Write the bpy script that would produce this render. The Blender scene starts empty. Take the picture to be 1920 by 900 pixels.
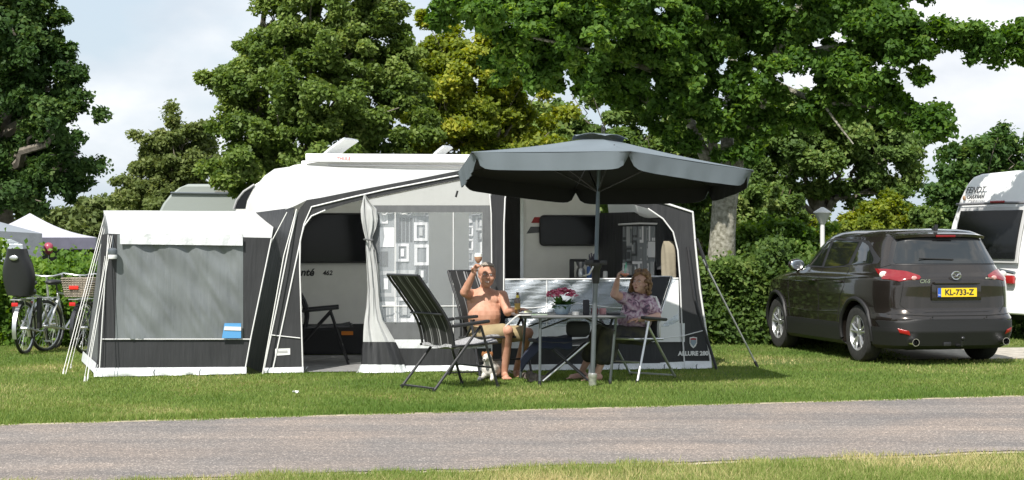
import bpy, bmesh, math, random
import numpy as np
from mathutils import Vector, Matrix, noise
from mathutils.geometry import tessellate_polygon
R = math.radians
C = bpy.context.scene.collection
sc = bpy.context.scene

# ------------------------------------------------------------------ camera
CAMH = 1.6
cam_d = bpy.data.cameras.new('camera'); cam = bpy.data.objects.new('camera', cam_d); C.objects.link(cam)
cam.location = (0, 0, CAMH); cam.rotation_euler = (R(90), 0, 0)
cam_d.sensor_width = 36; cam_d.lens = 60; cam_d.shift_y = -9/1920
cam_d.clip_start = .1; cam_d.clip_end = 3000
sc.camera = cam
sc.view_settings.view_transform = 'Standard'; sc.view_settings.look = 'None'
sc.view_settings.gamma = 1; sc.view_settings.exposure = 0.6; sc.view_settings.use_curve_mapping = False

# ------------------------------------------------------------------ light
TO_SUN = Vector((-.24, -.60, .76)).normalized()
sun_d = bpy.data.lights.new('sun', 'SUN'); sun = bpy.data.objects.new('sun', sun_d); C.objects.link(sun)
sun_d.energy = 4.4; sun_d.angle = R(.6); sun_d.color = (1, .955, .88)
sun.rotation_euler = TO_SUN.to_track_quat('Z', 'Y').to_euler()
sun.location = (0, 0, 30)
w = bpy.data.worlds.new('World'); sc.world = w; w.use_nodes = True
nt = w.node_tree; nt.nodes.clear()
def N(t, ty, **kw):
    n = t.nodes.new(ty)
    for k, v in kw.items():
        if k in n.inputs: n.inputs[k].default_value = v
        else: setattr(n, k, v)
    return n
sky = N(nt, 'ShaderNodeTexSky'); sky.sky_type = 'NISHITA'; sky.sun_disc = False
sky.sun_elevation = math.asin(TO_SUN.z); sky.sun_rotation = math.atan2(TO_SUN.x, TO_SUN.y)
sky.dust_density = 2.0; sky.air_density = 1.2
geo = N(nt, 'ShaderNodeTexCoord')
mp = N(nt, 'ShaderNodeMapping'); mp.inputs['Scale'].default_value = (1, 1, 1.9); mp.inputs['Location'].default_value = (3.1, .4, .25)
n1 = N(nt, 'ShaderNodeTexNoise'); n1.inputs['Scale'].default_value = 4.2; n1.inputs['Detail'].default_value = 9; n1.inputs['Roughness'].default_value = .52
n2 = N(nt, 'ShaderNodeTexNoise'); n2.inputs['Scale'].default_value = 9; n2.inputs['Detail'].default_value = 6
cr = N(nt, 'ShaderNodeValToRGB'); cr.color_ramp.elements[0].position = .43; cr.color_ramp.elements[1].position = .60
cc = N(nt, 'ShaderNodeValToRGB')
cc.color_ramp.elements[0].position = .3; cc.color_ramp.elements[0].color = (3.7, 4.05, 4.5, 1)
cc.color_ramp.elements[1].position = .62; cc.color_ramp.elements[1].color = (6.0, 6.05, 6.15, 1)
mx = N(nt, 'ShaderNodeMix'); mx.data_type = 'RGBA'
thin = N(nt, 'ShaderNodeMix'); thin.data_type = 'RGBA'; thin.inputs[0].default_value = .85
thin.inputs[7].default_value = (3.5, 4.1, 4.7, 1)
bg = N(nt, 'ShaderNodeBackground'); bg.inputs['Strength'].default_value = .125
out = N(nt, 'ShaderNodeOutputWorld')
L = nt.links.new
L(geo.outputs['Generated'], mp.inputs['Vector']); L(mp.outputs[0], n1.inputs['Vector']); L(mp.outputs[0], n2.inputs['Vector'])
L(n1.outputs['Fac'], cr.inputs[0]); L(n2.outputs['Fac'], cc.inputs[0])
L(sky.outputs[0], thin.inputs[6])
L(cr.outputs[0], mx.inputs[0]); L(thin.outputs[2], mx.inputs[6]); L(cc.outputs[0], mx.inputs[7])
L(mx.outputs[2], bg.inputs['Color']); L(bg.outputs[0], out.inputs[0])

# ------------------------------------------------------------------ helpers
F = 3200.0
def P(px, py, Y): return Vector(((px-960)*Y/F, Y, CAMH-(py-441)*Y/F))
def G(px, py):
    Y = F*CAMH/(py-441); return Vector(((px-960)*Y/F, Y, 0))
class Plane:
    """vertical plane through two ground points; () turns a view direction into a point on it"""
    def __init__(s, a, b):
        s.a = Vector((a[0], a[1], 0)); s.u = (Vector((b[0], b[1], 0))-s.a).normalized()
        s.n = Vector((s.u.y, -s.u.x, 0))          # towards the camera
        if s.n.y > 0: s.n = -s.n
    def __call__(s, px, py, off=0):
        a = s.a+s.n*off; d = Vector(((px-960)/F, 1, -(py-441)/F)); o = Vector((0, 0, CAMH))
        t = (a-o).dot(s.n)/d.dot(s.n)
        return o+d*t
    def at(s, t, z, off=0): return s.a+s.u*t+s.n*off+Vector((0, 0, z))

class MB:
    def __init__(s): s.v = []; s.f = []; s.m = []
    def add(s, vs, fs, m=0):
        b = len(s.v); s.v += [Vector(v) for v in vs]
        for f in fs: s.f.append([b+i for i in f]); s.m.append(m)
        return s
    def box(s, c, size, rz=0, m=0, rot=None, bev=0):
        c = Vector(c); x, y, z = [a/2 for a in size]
        M = rot if rot else Matrix.Rotation(rz, 3, 'Z')
        if bev:
            b = bev; vs = []; 
            bm = bmesh.new(); bmesh.ops.create_cube(bm, size=1)
            bmesh.ops.scale(bm, vec=(size[0], size[1], size[2]), verts=bm.verts)
            bmesh.ops.bevel(bm, geom=bm.edges[:], offset=b, segments=2, affect='EDGES', profile=.6)
            bm.verts.index_update()
            s.add([c+M@v.co for v in bm.verts], [[v.index for v in f.verts] for f in bm.faces], m); bm.free(); return s
        vs = [c+M@Vector((i*x, j*y, k*z)) for i in (-1, 1) for j in (-1, 1) for k in (-1, 1)]
        return s.add(vs, [(0,1,3,2),(4,6,7,5),(0,4,5,1),(2,3,7,6),(0,2,6,4),(1,5,7,3)], m)
    def tube(s, pts, r, n=8, caps=True, m=0):
        pts = [Vector(p) for p in pts]; rs = r if isinstance(r, (list, tuple)) else [r]*len(pts)
        vs = []; up = None
        for i, p in enumerate(pts):
            t = (pts[min(i+1, len(pts)-1)]-pts[max(i-1, 0)])
            if t.length < 1e-9: t = Vector((0, 0, 1))
            t.normalize()
            if up is None: up = t.orthogonal().normalized()
            up = (up-t*up.dot(t)); up = up.normalized() if up.length > 1e-6 else t.orthogonal().normalized()
            q = t.cross(up)
            for k in range(n):
                a = 2*math.pi*k/n; vs.append(p+(up*math.cos(a)+q*math.sin(a))*rs[i])
        fs = [(i*n+k, i*n+(k+1) % n, (i+1)*n+(k+1) % n, (i+1)*n+k) for i in range(len(pts)-1) for k in range(n)]
        if caps: fs += [tuple(range(n))[::-1], tuple((len(pts)-1)*n+k for k in range(n))]
        return s.add(vs, fs, m)
    def capsule(s, p0, p1, r0, r1, n=14, m=0):
        p0 = Vector(p0); p1 = Vector(p1); d = p1-p0
        if d.length < 1e-6: return s.ell(p0, (r0,)*3, m=m)
        t = d.normalized(); pts = []; rs = []
        for a in (-88, -60, -35, -12): pts.append(p0+t*r0*math.sin(R(a))); rs.append(r0*math.cos(R(a)))
        for a in (12, 35, 60, 88): pts.append(p1+t*r1*math.sin(R(a))); rs.append(r1*math.cos(R(a)))
        return s.tube(pts, rs, n, True, m)
    def chain(s, pts, rs, n=14, m=0):
        for i in range(len(pts)-1): s.capsule(pts[i], pts[i+1], rs[i], rs[i+1], n, m)
        return s
    def ell(s, c, r, M=None, nu=16, nv=10, m=0, fn=None):
        c = Vector(c); M = M or Matrix.Identity(3); vs = []; fs = []
        for j in range(nv+1):
            th = math.pi*j/nv
            for i in range(nu):
                ph = 2*math.pi*i/nu
                d = Vector((math.sin(th)*math.cos(ph), math.sin(th)*math.sin(ph), math.cos(th)))
                p = Vector((d.x*r[0], d.y*r[1], d.z*r[2]))
                if fn: p = fn(p)
                vs.append(c+M@p)
        for j in range(nv):
            for i in range(nu): fs.append((j*nu+i, (j+1)*nu+i, (j+1)*nu+(i+1) % nu, j*nu+(i+1) % nu))
        return s.add(vs, fs, m)
    def lathe(s, prof, c=(0, 0, 0), n=24, M=None, m=0):
        c = Vector(c); M = M or Matrix.Identity(3); k = len(prof)
        vs = [c+M@Vector((r*math.cos(2*math.pi*i/n), r*math.sin(2*math.pi*i/n), z)) for i in range(n) for r, z in prof]
        fs = [(i*k+j, ((i+1) % n)*k+j, ((i+1) % n)*k+j+1, i*k+j+1) for i in range(n) for j in range(k-1)]
        return s.add(vs, fs, m)
    def poly(s, pts, m=0):
        pts = [Vector(p) for p in pts]
        return s.add(pts, [tuple(t) for t in tessellate_polygon([pts])], m)
    def strip(s, a, b, m=0, nv=1, fn=None):
        k = len(a); vs = []
        for j in range(nv+1):
            for i in range(k):
                p = Vector(a[i]).lerp(Vector(b[i]), j/nv)
                vs.append(fn(p, i/(k-1), j/nv) if fn else p)
        return s.add(vs, [(j*k+i, j*k+i+1, (j+1)*k+i+1, (j+1)*k+i) for j in range(nv) for i in range(k-1)], m)
    def grid(s, fn, nu, nv, m=0, closeu=False):
        vs = [fn(i/nu, j/nv) for j in range(nv+1) for i in range(nu if closeu else nu+1)]; k = nu if closeu else nu+1
        return s.add(vs, [(j*k+i, j*k+(i+1) % k, (j+1)*k+(i+1) % k, (j+1)*k+i) for j in range(nv) for i in range(nu)], m)
    def prism(s, outline, d, m=0):
        """outline: 3d points in a plane, d: extrusion vector"""
        o = [Vector(p) for p in outline]; n = len(o); d = Vector(d)
        tri = [tuple(t) for t in tessellate_polygon([o])]
        s.add(o+[p+d for p in o], [t[::-1] for t in tri]+[tuple(i+n for i in t) for t in tri]+[(i, (i+1) % n, (i+1) % n+n, i+n) for i in range(n)], m)
        return s
    def build(s, name, mats, parent=None, smooth=True, world=True, solid=0, remesh=0, sm=4, bevel=0, sub=0, fix=True):
        off = parent.matrix_basis.inverted() if (parent is not None and world) else None
        if off is not None and parent.parent is not None:
            off = off @ parent.parent.matrix_basis.inverted()
        vs = [off@v for v in s.v] if off is not None else s.v
        me = bpy.data.meshes.new(name); me.from_pydata([tuple(v) for v in vs], [], s.f)
        ml = mats if isinstance(mats, (list, tuple)) else [mats]
        for m in ml: me.materials.append(m)
        me.polygons.foreach_set('material_index', s.m)
        if fix:
            bm = bmesh.new(); bm.from_mesh(me); bmesh.ops.remove_doubles(bm, verts=bm.verts, dist=1e-5)
            bmesh.ops.recalc_face_normals(bm, faces=bm.faces); bm.to_mesh(me); bm.free()
        me.polygons.foreach_set('use_smooth', [smooth]*len(me.polygons)); me.update()
        if smooth and not remesh:
            try: me.set_sharp_from_angle(angle=R(38))
            except Exception: pass
        o = bpy.data.objects.new(name, me); C.objects.link(o)
        if parent is not None: o.parent = parent
        if remesh:
            md = o.modifiers.new('r', 'REMESH'); md.mode = 'VOXEL'; md.voxel_size = remesh; md.use_smooth_shade = True
            md = o.modifiers.new('s', 'SMOOTH'); md.factor = .5; md.iterations = sm
        if solid:
            md = o.modifiers.new('t', 'SOLIDIFY'); md.thickness = solid; md.offset = 0
            if smooth: md = o.modifiers.new('e', 'EDGE_SPLIT'); md.split_angle = R(50)
        if bevel:
            md = o.modifiers.new('b', 'BEVEL'); md.width = bevel; md.segments = 2; md.limit_method = 'ANGLE'; md.angle_limit = R(40)
        if sub:
            md = o.modifiers.new('u', 'SUBSURF'); md.levels = sub; md.render_levels = sub
        return o
def thing(name, label, cat, loc=(0, 0, 0), rz=0, group=None):
    o = bpy.data.objects.new(name, None); C.objects.link(o); o.empty_display_size = .1
    o.location = loc; o.rotation_euler = (0, 0, rz)
    o.matrix_basis = Matrix.Translation(Vector(loc)) @ Matrix.Rotation(rz, 4, 'Z')
    o['label'] = label; o['category'] = cat
    if group: o['group'] = group
    return o
def tag(o, label, cat, group=None):
    o['label'] = label; o['category'] = cat
    if group: o['group'] = group
    return o
def struct(o, kind='structure'): o['kind'] = kind; return o

# ------------------------------------------------------------------ materials
def mat(name, col, rough=.6, metal=0, var=.0, vscale=8, bump=0, bscale=60, col2=None, coat=0, spec=.5, transl=0, alpha=1, sheen=0, wave=None, trans=0):
    m = bpy.data.materials.new(name); m.use_nodes = True; t = m.node_tree; b = t.nodes['Principled BSDF']
    b.inputs['Base Color'].default_value = (*col, 1); b.inputs['Roughness'].default_value = rough; b.inputs['Metallic'].default_value = metal
    b.inputs['Coat Weight'].default_value = coat; b.inputs['Coat Roughness'].default_value = .05; b.inputs['Specular IOR Level'].default_value = spec
    b.inputs['Sheen Weight'].default_value = sheen; b.inputs['Transmission Weight'].default_value = trans
    co = N(t, 'ShaderNodeTexCoord')
    if var or col2:
        no = N(t, 'ShaderNodeTexNoise'); no.inputs['Scale'].default_value = vscale; no.inputs['Detail'].default_value = 5
        ra = N(t, 'ShaderNodeValToRGB'); ra.color_ramp.elements[0].position = .35; ra.color_ramp.elements[1].position = .65
        c2 = col2 or tuple(c*(1+var) for c in col); c1 = col if col2 else tuple(c*(1-var) for c in col)
        ra.color_ramp.elements[0].color = (*c1, 1); ra.color_ramp.elements[1].color = (*c2, 1)
        t.links.new(co.outputs['Object'], no.inputs['Vector']); t.links.new(no.outputs['Fac'], ra.inputs[0]); t.links.new(ra.outputs[0], b.inputs['Base Color'])
    if bump:
        nb = N(t, 'ShaderNodeTexNoise'); nb.inputs['Scale'].default_value = bscale; nb.inputs['Detail'].default_value = 3
        bu = N(t, 'ShaderNodeBump'); bu.inputs['Strength'].default_value = bump; bu.inputs['Distance'].default_value = .01
        if wave:
            mpn = N(t, 'ShaderNodeMapping'); mpn.inputs['Scale'].default_value = wave; bu.inputs['Distance'].default_value = .03
            mpn.inputs['Rotation'].default_value = (0, R(12), 0)
            t.links.new(co.outputs['Object'], mpn.inputs[0]); t.links.new(mpn.outputs[0], nb.inputs['Vector'])
        else: t.links.new(co.outputs['Object'], nb.inputs['Vector'])
        t.links.new(nb.outputs['Fac'], bu.inputs['Height']); t.links.new(bu.outputs[0], b.inputs['Normal'])
    o = t.nodes['Material Output']; last = b.outputs[0]
    if transl:
        tr = N(t, 'ShaderNodeBsdfTranslucent'); tr.inputs[0].default_value = (*col, 1); mi = N(t, 'ShaderNodeMixShader'); mi.inputs[0].default_value = transl
        t.links.new(last, mi.inputs[1]); t.links.new(tr.outputs[0], mi.inputs[2]); last = mi.outputs[0]
    if alpha < 1:
        tp = N(t, 'ShaderNodeBsdfTransparent'); mi = N(t, 'ShaderNodeMixShader'); mi.inputs[0].default_value = alpha
        t.links.new(tp.outputs[0], mi.inputs[1]); t.links.new(last, mi.inputs[2]); last = mi.outputs[0]
    t.links.new(last, o.inputs[0])
    return m
def leafmat(name, c1, c2, c3, transl=.35, rough=.5):
    c1, c2, c3 = [tuple(min(1, v*1.13) for v in c) for c in (c1, c2, c3)]
    m = bpy.data.materials.new(name); m.use_nodes = True; t = m.node_tree; b = t.nodes['Principled BSDF']
    at = N(t, 'ShaderNodeAttribute'); at.attribute_name = 'rnd'
    ra = N(t, 'ShaderNodeValToRGB'); e = ra.color_ramp.elements; e[0].position = 0; e[0].color = (*c1, 1); e[1].position = 1; e[1].color = (*c3, 1)
    x = e.new(.6); x.color = (*c2, 1)
    b.inputs['Roughness'].default_value = rough+.1; b.inputs['Specular IOR Level'].default_value = .22
    tr = N(t, 'ShaderNodeBsdfTranslucent'); mi = N(t, 'ShaderNodeMixShader'); mi.inputs[0].default_value = transl
    hs = N(t, 'ShaderNodeHueSaturation'); hs.inputs['Hue'].default_value = .485; hs.inputs['Saturation'].default_value = 1.15; hs.inputs['Value'].default_value = 1.5
    t.links.new(at.outputs['Fac'], ra.inputs[0]); t.links.new(ra.outputs[0], b.inputs['Base Color']); t.links.new(ra.outputs[0], hs.inputs['Color']); t.links.new(hs.outputs[0], tr.inputs[0])
    t.links.new(b.outputs[0], mi.inputs[1]); t.links.new(tr.outputs[0], mi.inputs[2]); t.links.new(mi.outputs[0], t.nodes['Material Output'].inputs[0])
    return m
WAVE = (7, 7, .8)
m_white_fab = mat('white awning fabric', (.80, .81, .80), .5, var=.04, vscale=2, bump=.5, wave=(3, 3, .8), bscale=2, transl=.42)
m_skirt = mat('white mud skirt vinyl', (.66, .68, .70), .45, bump=.6, wave=(6, 6, 4), bscale=2, var=.08, vscale=5)
m_dark_fab = mat('charcoal awning fabric', (.026, .027, .030), .6, var=.12, vscale=3, bump=.6, wave=WAVE, bscale=1.5)
m_mid_fab = mat('grey awning fabric', (.115, .12, .125), .6, var=.08, bump=.4, wave=WAVE, bscale=1.5)
m_gauze = mat('grey privacy foil', (.15, .165, .17), .34, var=.15, vscale=2.0, bump=.5, wave=(7, 7, .55), bscale=1.6)
m_pipe = mat('white piping', (.72, .72, .72), .4)
m_black = mat('black plastic', (.018, .018, .02), .45, bump=.1, bscale=120)
m_blackmet = mat('black coated steel', (.02, .02, .022), .32, var=.2)
m_silver = mat('silver aluminium tube', (.62, .63, .64), .32, metal=.85, var=.05)
m_greymet = mat('grey steel tube', (.17, .19, .21), .35, metal=.6, var=.08)
m_chrome = mat('chrome', (.8, .8, .8), .12, metal=1)
m_rope = mat('white guy rope', (.7, .7, .68), .8)
m_clear = mat('clear foil', (.80, .86, .92), .1, alpha=.09, bump=.5, bscale=3, spec=.9)
m_clear2 = mat('crumpled clear foil', (.78, .86, .95), .16, alpha=.24, bump=1.0, wave=(1.2, 1.2, 7), bscale=3, spec=.9)
m_glassw = mat('dark tinted caravan window', (.010, .011, .012), .12, spec=.25)
m_carv = mat('caravan white side', (.80, .79, .74), .35, coat=.2, bump=.12, bscale=180, var=.02)
m_carvw = mat('caravan gloss white', (.82, .83, .83), .28, coat=.4, var=.02)
m_floor = mat('grey groundsheet', (.22, .22, .22), .8, var=.15, bump=.2)
m_print_bg = mat('curtain grey', (.23, .245, .26), .8, bump=.3, wave=WAVE, bscale=1.5)
m_print_w = mat('curtain white print', (.74, .74, .76), .8)
m_print_d = mat('curtain dark print', (.075, .08, .085), .8)
m_print_l = mat('curtain light grey print', (.42, .43, .44), .8)

# ------------------------------------------------------------------ ground
def edge_pts(a, b, x0, x1, step, amp, seed):
    a = Vector(a); b = Vector(b); d = (b-a); sl = d.y/d.x; pts = []; x = x0
    while x <= x1:
        y = a.y+sl*(x-a.x); pts.append(Vector((x, y+amp*(noise.noise(Vector((x*1.3, seed, 0)))+.6*noise.noise(Vector((x*5, seed, 2)))), 0))); x += step
    return pts
RA, RB = G(0, 800), G(1920, 745); RC_, RD = G(380, 897), G(1920, 848)
def grass_mat():
    m = bpy.data.materials.new('mown grass ground'); m.use_nodes = True; t = m.node_tree; b = t.nodes['Principled BSDF']; b.inputs['Roughness'].default_value = .9
    b.inputs['Specular IOR Level'].default_value = .1
    co = N(t, 'ShaderNodeTexCoord')
    a = N(t, 'ShaderNodeTexNoise'); a.inputs['Scale'].default_value = .55; a.inputs['Detail'].default_value = 8; a.inputs['Roughness'].default_value = .65
    r = N(t, 'ShaderNodeValToRGB'); e = r.color_ramp.elements; e[0].position = .38; e[0].color = (.08, .135, .03, 1); e[1].position = .68; e[1].color = (.30, .235, .10, 1)
    x = e.new(.56); x.color = (.135, .165, .05, 1)
    f = N(t, 'ShaderNodeTexNoise'); f.inputs['Scale'].default_value = 60; f.inputs['Detail'].default_value = 6
    mm = N(t, 'ShaderNodeMix'); mm.data_type = 'RGBA'; mm.blend_type = 'MULTIPLY'; mm.inputs[0].default_value = .7
    fr = N(t, 'ShaderNodeValToRGB'); fr.color_ramp.elements[0].position = .3; fr.color_ramp.elements[0].color = (.4, .4, .4, 1); fr.color_ramp.elements[1].position = .7; fr.color_ramp.elements[1].color = (1.3, 1.3, 1.3, 1)
    bu = N(t, 'ShaderNodeBump'); bu.inputs['Strength'].default_value = .8; bu.inputs['Distance'].default_value = .03
    k = t.links.new
    k(co.outputs['Object'], a.inputs['Vector']); k(co.outputs['Object'], f.inputs['Vector']); k(a.outputs['Fac'], r.inputs[0]); k(f.outputs['Fac'], fr.inputs[0])
    k(r.outputs[0], mm.inputs[6]); k(fr.outputs[0], mm.inputs[7]); k(mm.outputs[2], b.inputs['Base Color']); k(f.outputs['Fac'], bu.inputs['Height']); k(bu.outputs[0], b.inputs['Normal'])
    return m
g = MB(); g.add([(-900, -60, 0), (900, -60, 0), (900, 1500, 0), (-900, 1500, 0)], [(0, 1, 2, 3)])
struct(g.build('ground', grass_mat(), smooth=False))
def road_mat():
    m = bpy.data.materials.new('old asphalt with pale chippings'); m.use_nodes = True; t = m.node_tree; b = t.nodes['Principled BSDF']; b.inputs['Roughness'].default_value = .85
    co = N(t, 'ShaderNodeTexCoord'); k = t.links.new
    big = N(t, 'ShaderNodeTexNoise'); big.inputs['Scale'].default_value = .9; big.inputs['Detail'].default_value = 6
    br = N(t, 'ShaderNodeValToRGB'); e = br.color_ramp.elements; e[0].position = .38; e[0].color = (.20, .185, .175, 1); e[1].position = .64; e[1].color = (.25, .215, .19, 1)
    vo = N(t, 'ShaderNodeTexVoronoi'); vo.inputs['Scale'].default_value = 105; vo.inputs['Randomness'].default_value = 1
    vs = N(t, 'ShaderNodeSeparateColor')
    cr2 = N(t, 'ShaderNodeValToRGB'); q = cr2.color_ramp.elements; q[0].position = 0; q[0].color = (.45, .45, .46, 1); q[1].position = 1; q[1].color = (2.7, 2.65, 2.55, 1)
    x = q.new(.6); x.color = (.85, .85, .85, 1); x = q.new(.86); x.color = (1.2, 1.15, 1.1, 1)
    mu = N(t, 'ShaderNodeMix'); mu.data_type = 'RGBA'; mu.blend_type = 'MULTIPLY'; mu.inputs[0].default_value = .8
    bu = N(t, 'ShaderNodeBump'); bu.inputs['Strength'].default_value = .6; bu.inputs['Distance'].default_value = .008
    k(co.outputs['Object'], big.inputs['Vector']); k(big.outputs['Fac'], br.inputs[0]); k(co.outputs['Object'], vo.inputs['Vector'])
    tm = N(t, 'ShaderNodeMapping'); tm.inputs['Rotation'].default_value = (0, 0, R(-14)); tm.inputs['Scale'].default_value = (.12, 1.5, 1)
    tn = N(t, 'ShaderNodeTexNoise'); tn.inputs['Scale'].default_value = 1.6; tn.inputs['Detail'].default_value = 7; tn.inputs['Roughness'].default_value = .6
    tr_ = N(t, 'ShaderNodeValToRGB'); tr_.color_ramp.elements[0].position = .36; tr_.color_ramp.elements[0].color = (.78, .78, .80, 1); tr_.color_ramp.elements[1].position = .64; tr_.color_ramp.elements[1].color = (1.14, 1.1, 1.07, 1)
    tx = N(t, 'ShaderNodeMix'); tx.data_type = 'RGBA'; tx.blend_type = 'MULTIPLY'; tx.inputs[0].default_value = 1
    k(co.outputs['Object'], tm.inputs[0]); k(tm.outputs[0], tn.inputs['Vector']); k(tn.outputs['Fac'], tr_.inputs[0]); k(tr_.outputs[0], tx.inputs[7])
    k(vo.outputs['Color'], vs.inputs[0]); k(vs.outputs[0], cr2.inputs[0]); k(br.outputs[0], mu.inputs[6]); k(cr2.outputs[0], mu.inputs[7]); k(mu.outputs[2], tx.inputs[6]); k(tx.outputs[2], b.inputs['Base Color'])
    k(vo.outputs['Distance'], bu.inputs['Height']); k(bu.outputs[0], b.inputs['Normal'])
    return m
up_e = edge_pts(RA, RB, -40, 60, .12, .035, 1); lo_e = edge_pts(RC_, RD, -40, 60, .12, .09, 5)
g = MB(); g.strip([p+Vector((0, .16, .004)) for p in up_e], [p+Vector((0, -.10, .004)) for p in lo_e])
struct(g.build('road_verge', mat('dry sandy verge', (.36, .31, .22), .95, var=.25, vscale=9, bump=.5, bscale=80)))
g = MB(); g.strip([p+Vector((0, 0, .010)) for p in up_e], [p+Vector((0, 0, .010)) for p in lo_e], nv=3)
struct(g.build('road', road_mat()))
# bare sandy patch by the awning and paved strip beneath the car
g = MB(); g.poly([Vector((p.x, p.y, .003)) for p in [G(1560+360*math.cos(a)*(1+.15*math.sin(3*a)), 655+4*math.sin(a)) for a in [i*2*math.pi/28 for i in range(28)]]])
PAVE = [(5.0, 21.9), (11, 22.6), (11, 24.6), (5.0, 24.0)]
g = MB(); g.add([(x, y, .006) for x, y in PAVE], [(0, 1, 2, 3)])
struct(g.build('parking_strip', mat('pale gravel pavers', (.38, .35, .30), .9, var=.2, vscale=7, bump=.4), smooth=False))

def add_attr(me, vals):
    a = me.attributes.new('rnd', 'FLOAT', 'FACE'); a.data.foreach_set('value', np.asarray(vals, dtype=np.float32))
def fast_mesh(name, co, nper, mat_, rnd, parent=None):
    """co: (n, nper, 3) faces"""
    n = len(co); me = bpy.data.meshes.new(name); me.vertices.add(n*nper); me.loops.add(n*nper); me.polygons.add(n)
    me.vertices.foreach_set('co', co.reshape(-1).astype(np.float32)); me.loops.foreach_set('vertex_index', np.arange(n*nper, dtype=np.int32))
    me.polygons.foreach_set('loop_start', np.arange(0, n*nper, nper, dtype=np.int32)); me.update(calc_edges=True)
    me.materials.append(mat_); add_attr(me, rnd); me.validate()
    o = bpy.data.objects.new(name, me); C.objects.link(o)
    if parent is not None: o.parent = parent
    return o
rng = np.random.default_rng(3)
def patch(x, y):   # dry patches
    s = np.zeros_like(x)
    for i, (fx, fy, ph) in enumerate([(1.1, 1.9, .3), (2.3, 1.2, 1.7), (.6, 3.1, 4.0), (3.7, 2.9, 2.2), (5.5, 7.1, .9)]):
        s += np.sin(x*fx+ph+1.3*np.sin(y*fy+ph*2))/(1+i*.4)
    return s/3
def grass(n, y0, y1, hmin, hmax, wd, seed, name, lab):
    rg = np.random.default_rng(seed)
    Y = 1/rg.uniform(1/y1**1, 1/y0**1, n); X = rg.uniform(-.40, .40, n)*Y
    slu = (RB.y-RA.y)/(RB.x-RA.x); sll = (RD.y-RC_.y)/(RD.x-RC_.x)
    up = RA.y+slu*(X-RA.x); lo = RC_.y+sll*(X-RC_.x); jit = rg.normal(0, .06, n)+.07*np.sin(X*3.1)+.06*np.sin(X*7.7+1)+.05*np.sin(X*17.3)*np.sin(X*1.9)
    ok = (Y > up+.06+jit) | (Y < lo-.04+jit)
    # keep the groundsheet and pavers free of blades
    fr = 19.72+(X+2.9)*(.68/5.29)
    ok &= ~((X > -2.9) & (X < 2.3) & (Y > fr+.05) & (Y < 26))
    ok &= ~((X > -4.7) & (X <= -2.9) & (Y > 19.5) & (Y < 22.5))
    ok &= ~((X > 5.2) & (Y > 22.1) & (Y < 24.6))
    pt = patch(X, Y)
    bare = np.exp(-((X-3.1)/.95)**2-((Y-21.3)/.38)**2)*1.2+np.exp(-((X-5.5)/2)**2-((Y-21.9)/.3)**2)
    ok &= rg.uniform(0, 1, n) > bare*.8
    near = Y < lo+.3
    edge = np.exp(-((Y-up-.3)/.22)**2)
    ok &= rg.uniform(0, 1, n) < np.where(near, .55+.45*(pt < .1), 1)
    X, Y, pt, near, edge, bare = [a[ok] for a in (X, Y, pt, near, edge, bare)]; n = len(X)
    h = rg.uniform(hmin, hmax, n)*(1+.7*edge+near*.5); wv = wd*(Y/15)*rg.uniform(.6, 1.3, n)
    a = rg.uniform(0, 2*np.pi, n); ln = rg.normal(0, .45, (n, 2))*h[:, None]
    co = np.zeros((n, 3, 3)); co[:, 0, 0] = X-np.cos(a)*wv; co[:, 0, 1] = Y-np.sin(a)*wv; co[:, 1, 0] = X+np.cos(a)*wv; co[:, 1, 1] = Y+np.sin(a)*wv
    co[:, 2, 0] = X+ln[:, 0]; co[:, 2, 1] = Y+ln[:, 1]; co[:, 2, 2] = h
    rnd = np.clip(.36+.36*pt+rg.normal(0, .16, n)+near*.30-edge*.24+bare*.5, 0, 1)
    o = fast_mesh(name, co, 3, m_grass, rnd); o['kind'] = 'stuff'; o['label'] = lab; o['category'] = 'grass'
m_grass = leafmat('grass blades', (.088, .155, .03), (.18, .235, .06), (.48, .41, .21), transl=.35, rough=.6)
grass(520000, 10.6, 27, .014, .036, .0045, 11, 'grass', 'short mown green grass with dry patches on both sides of the lane')

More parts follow.
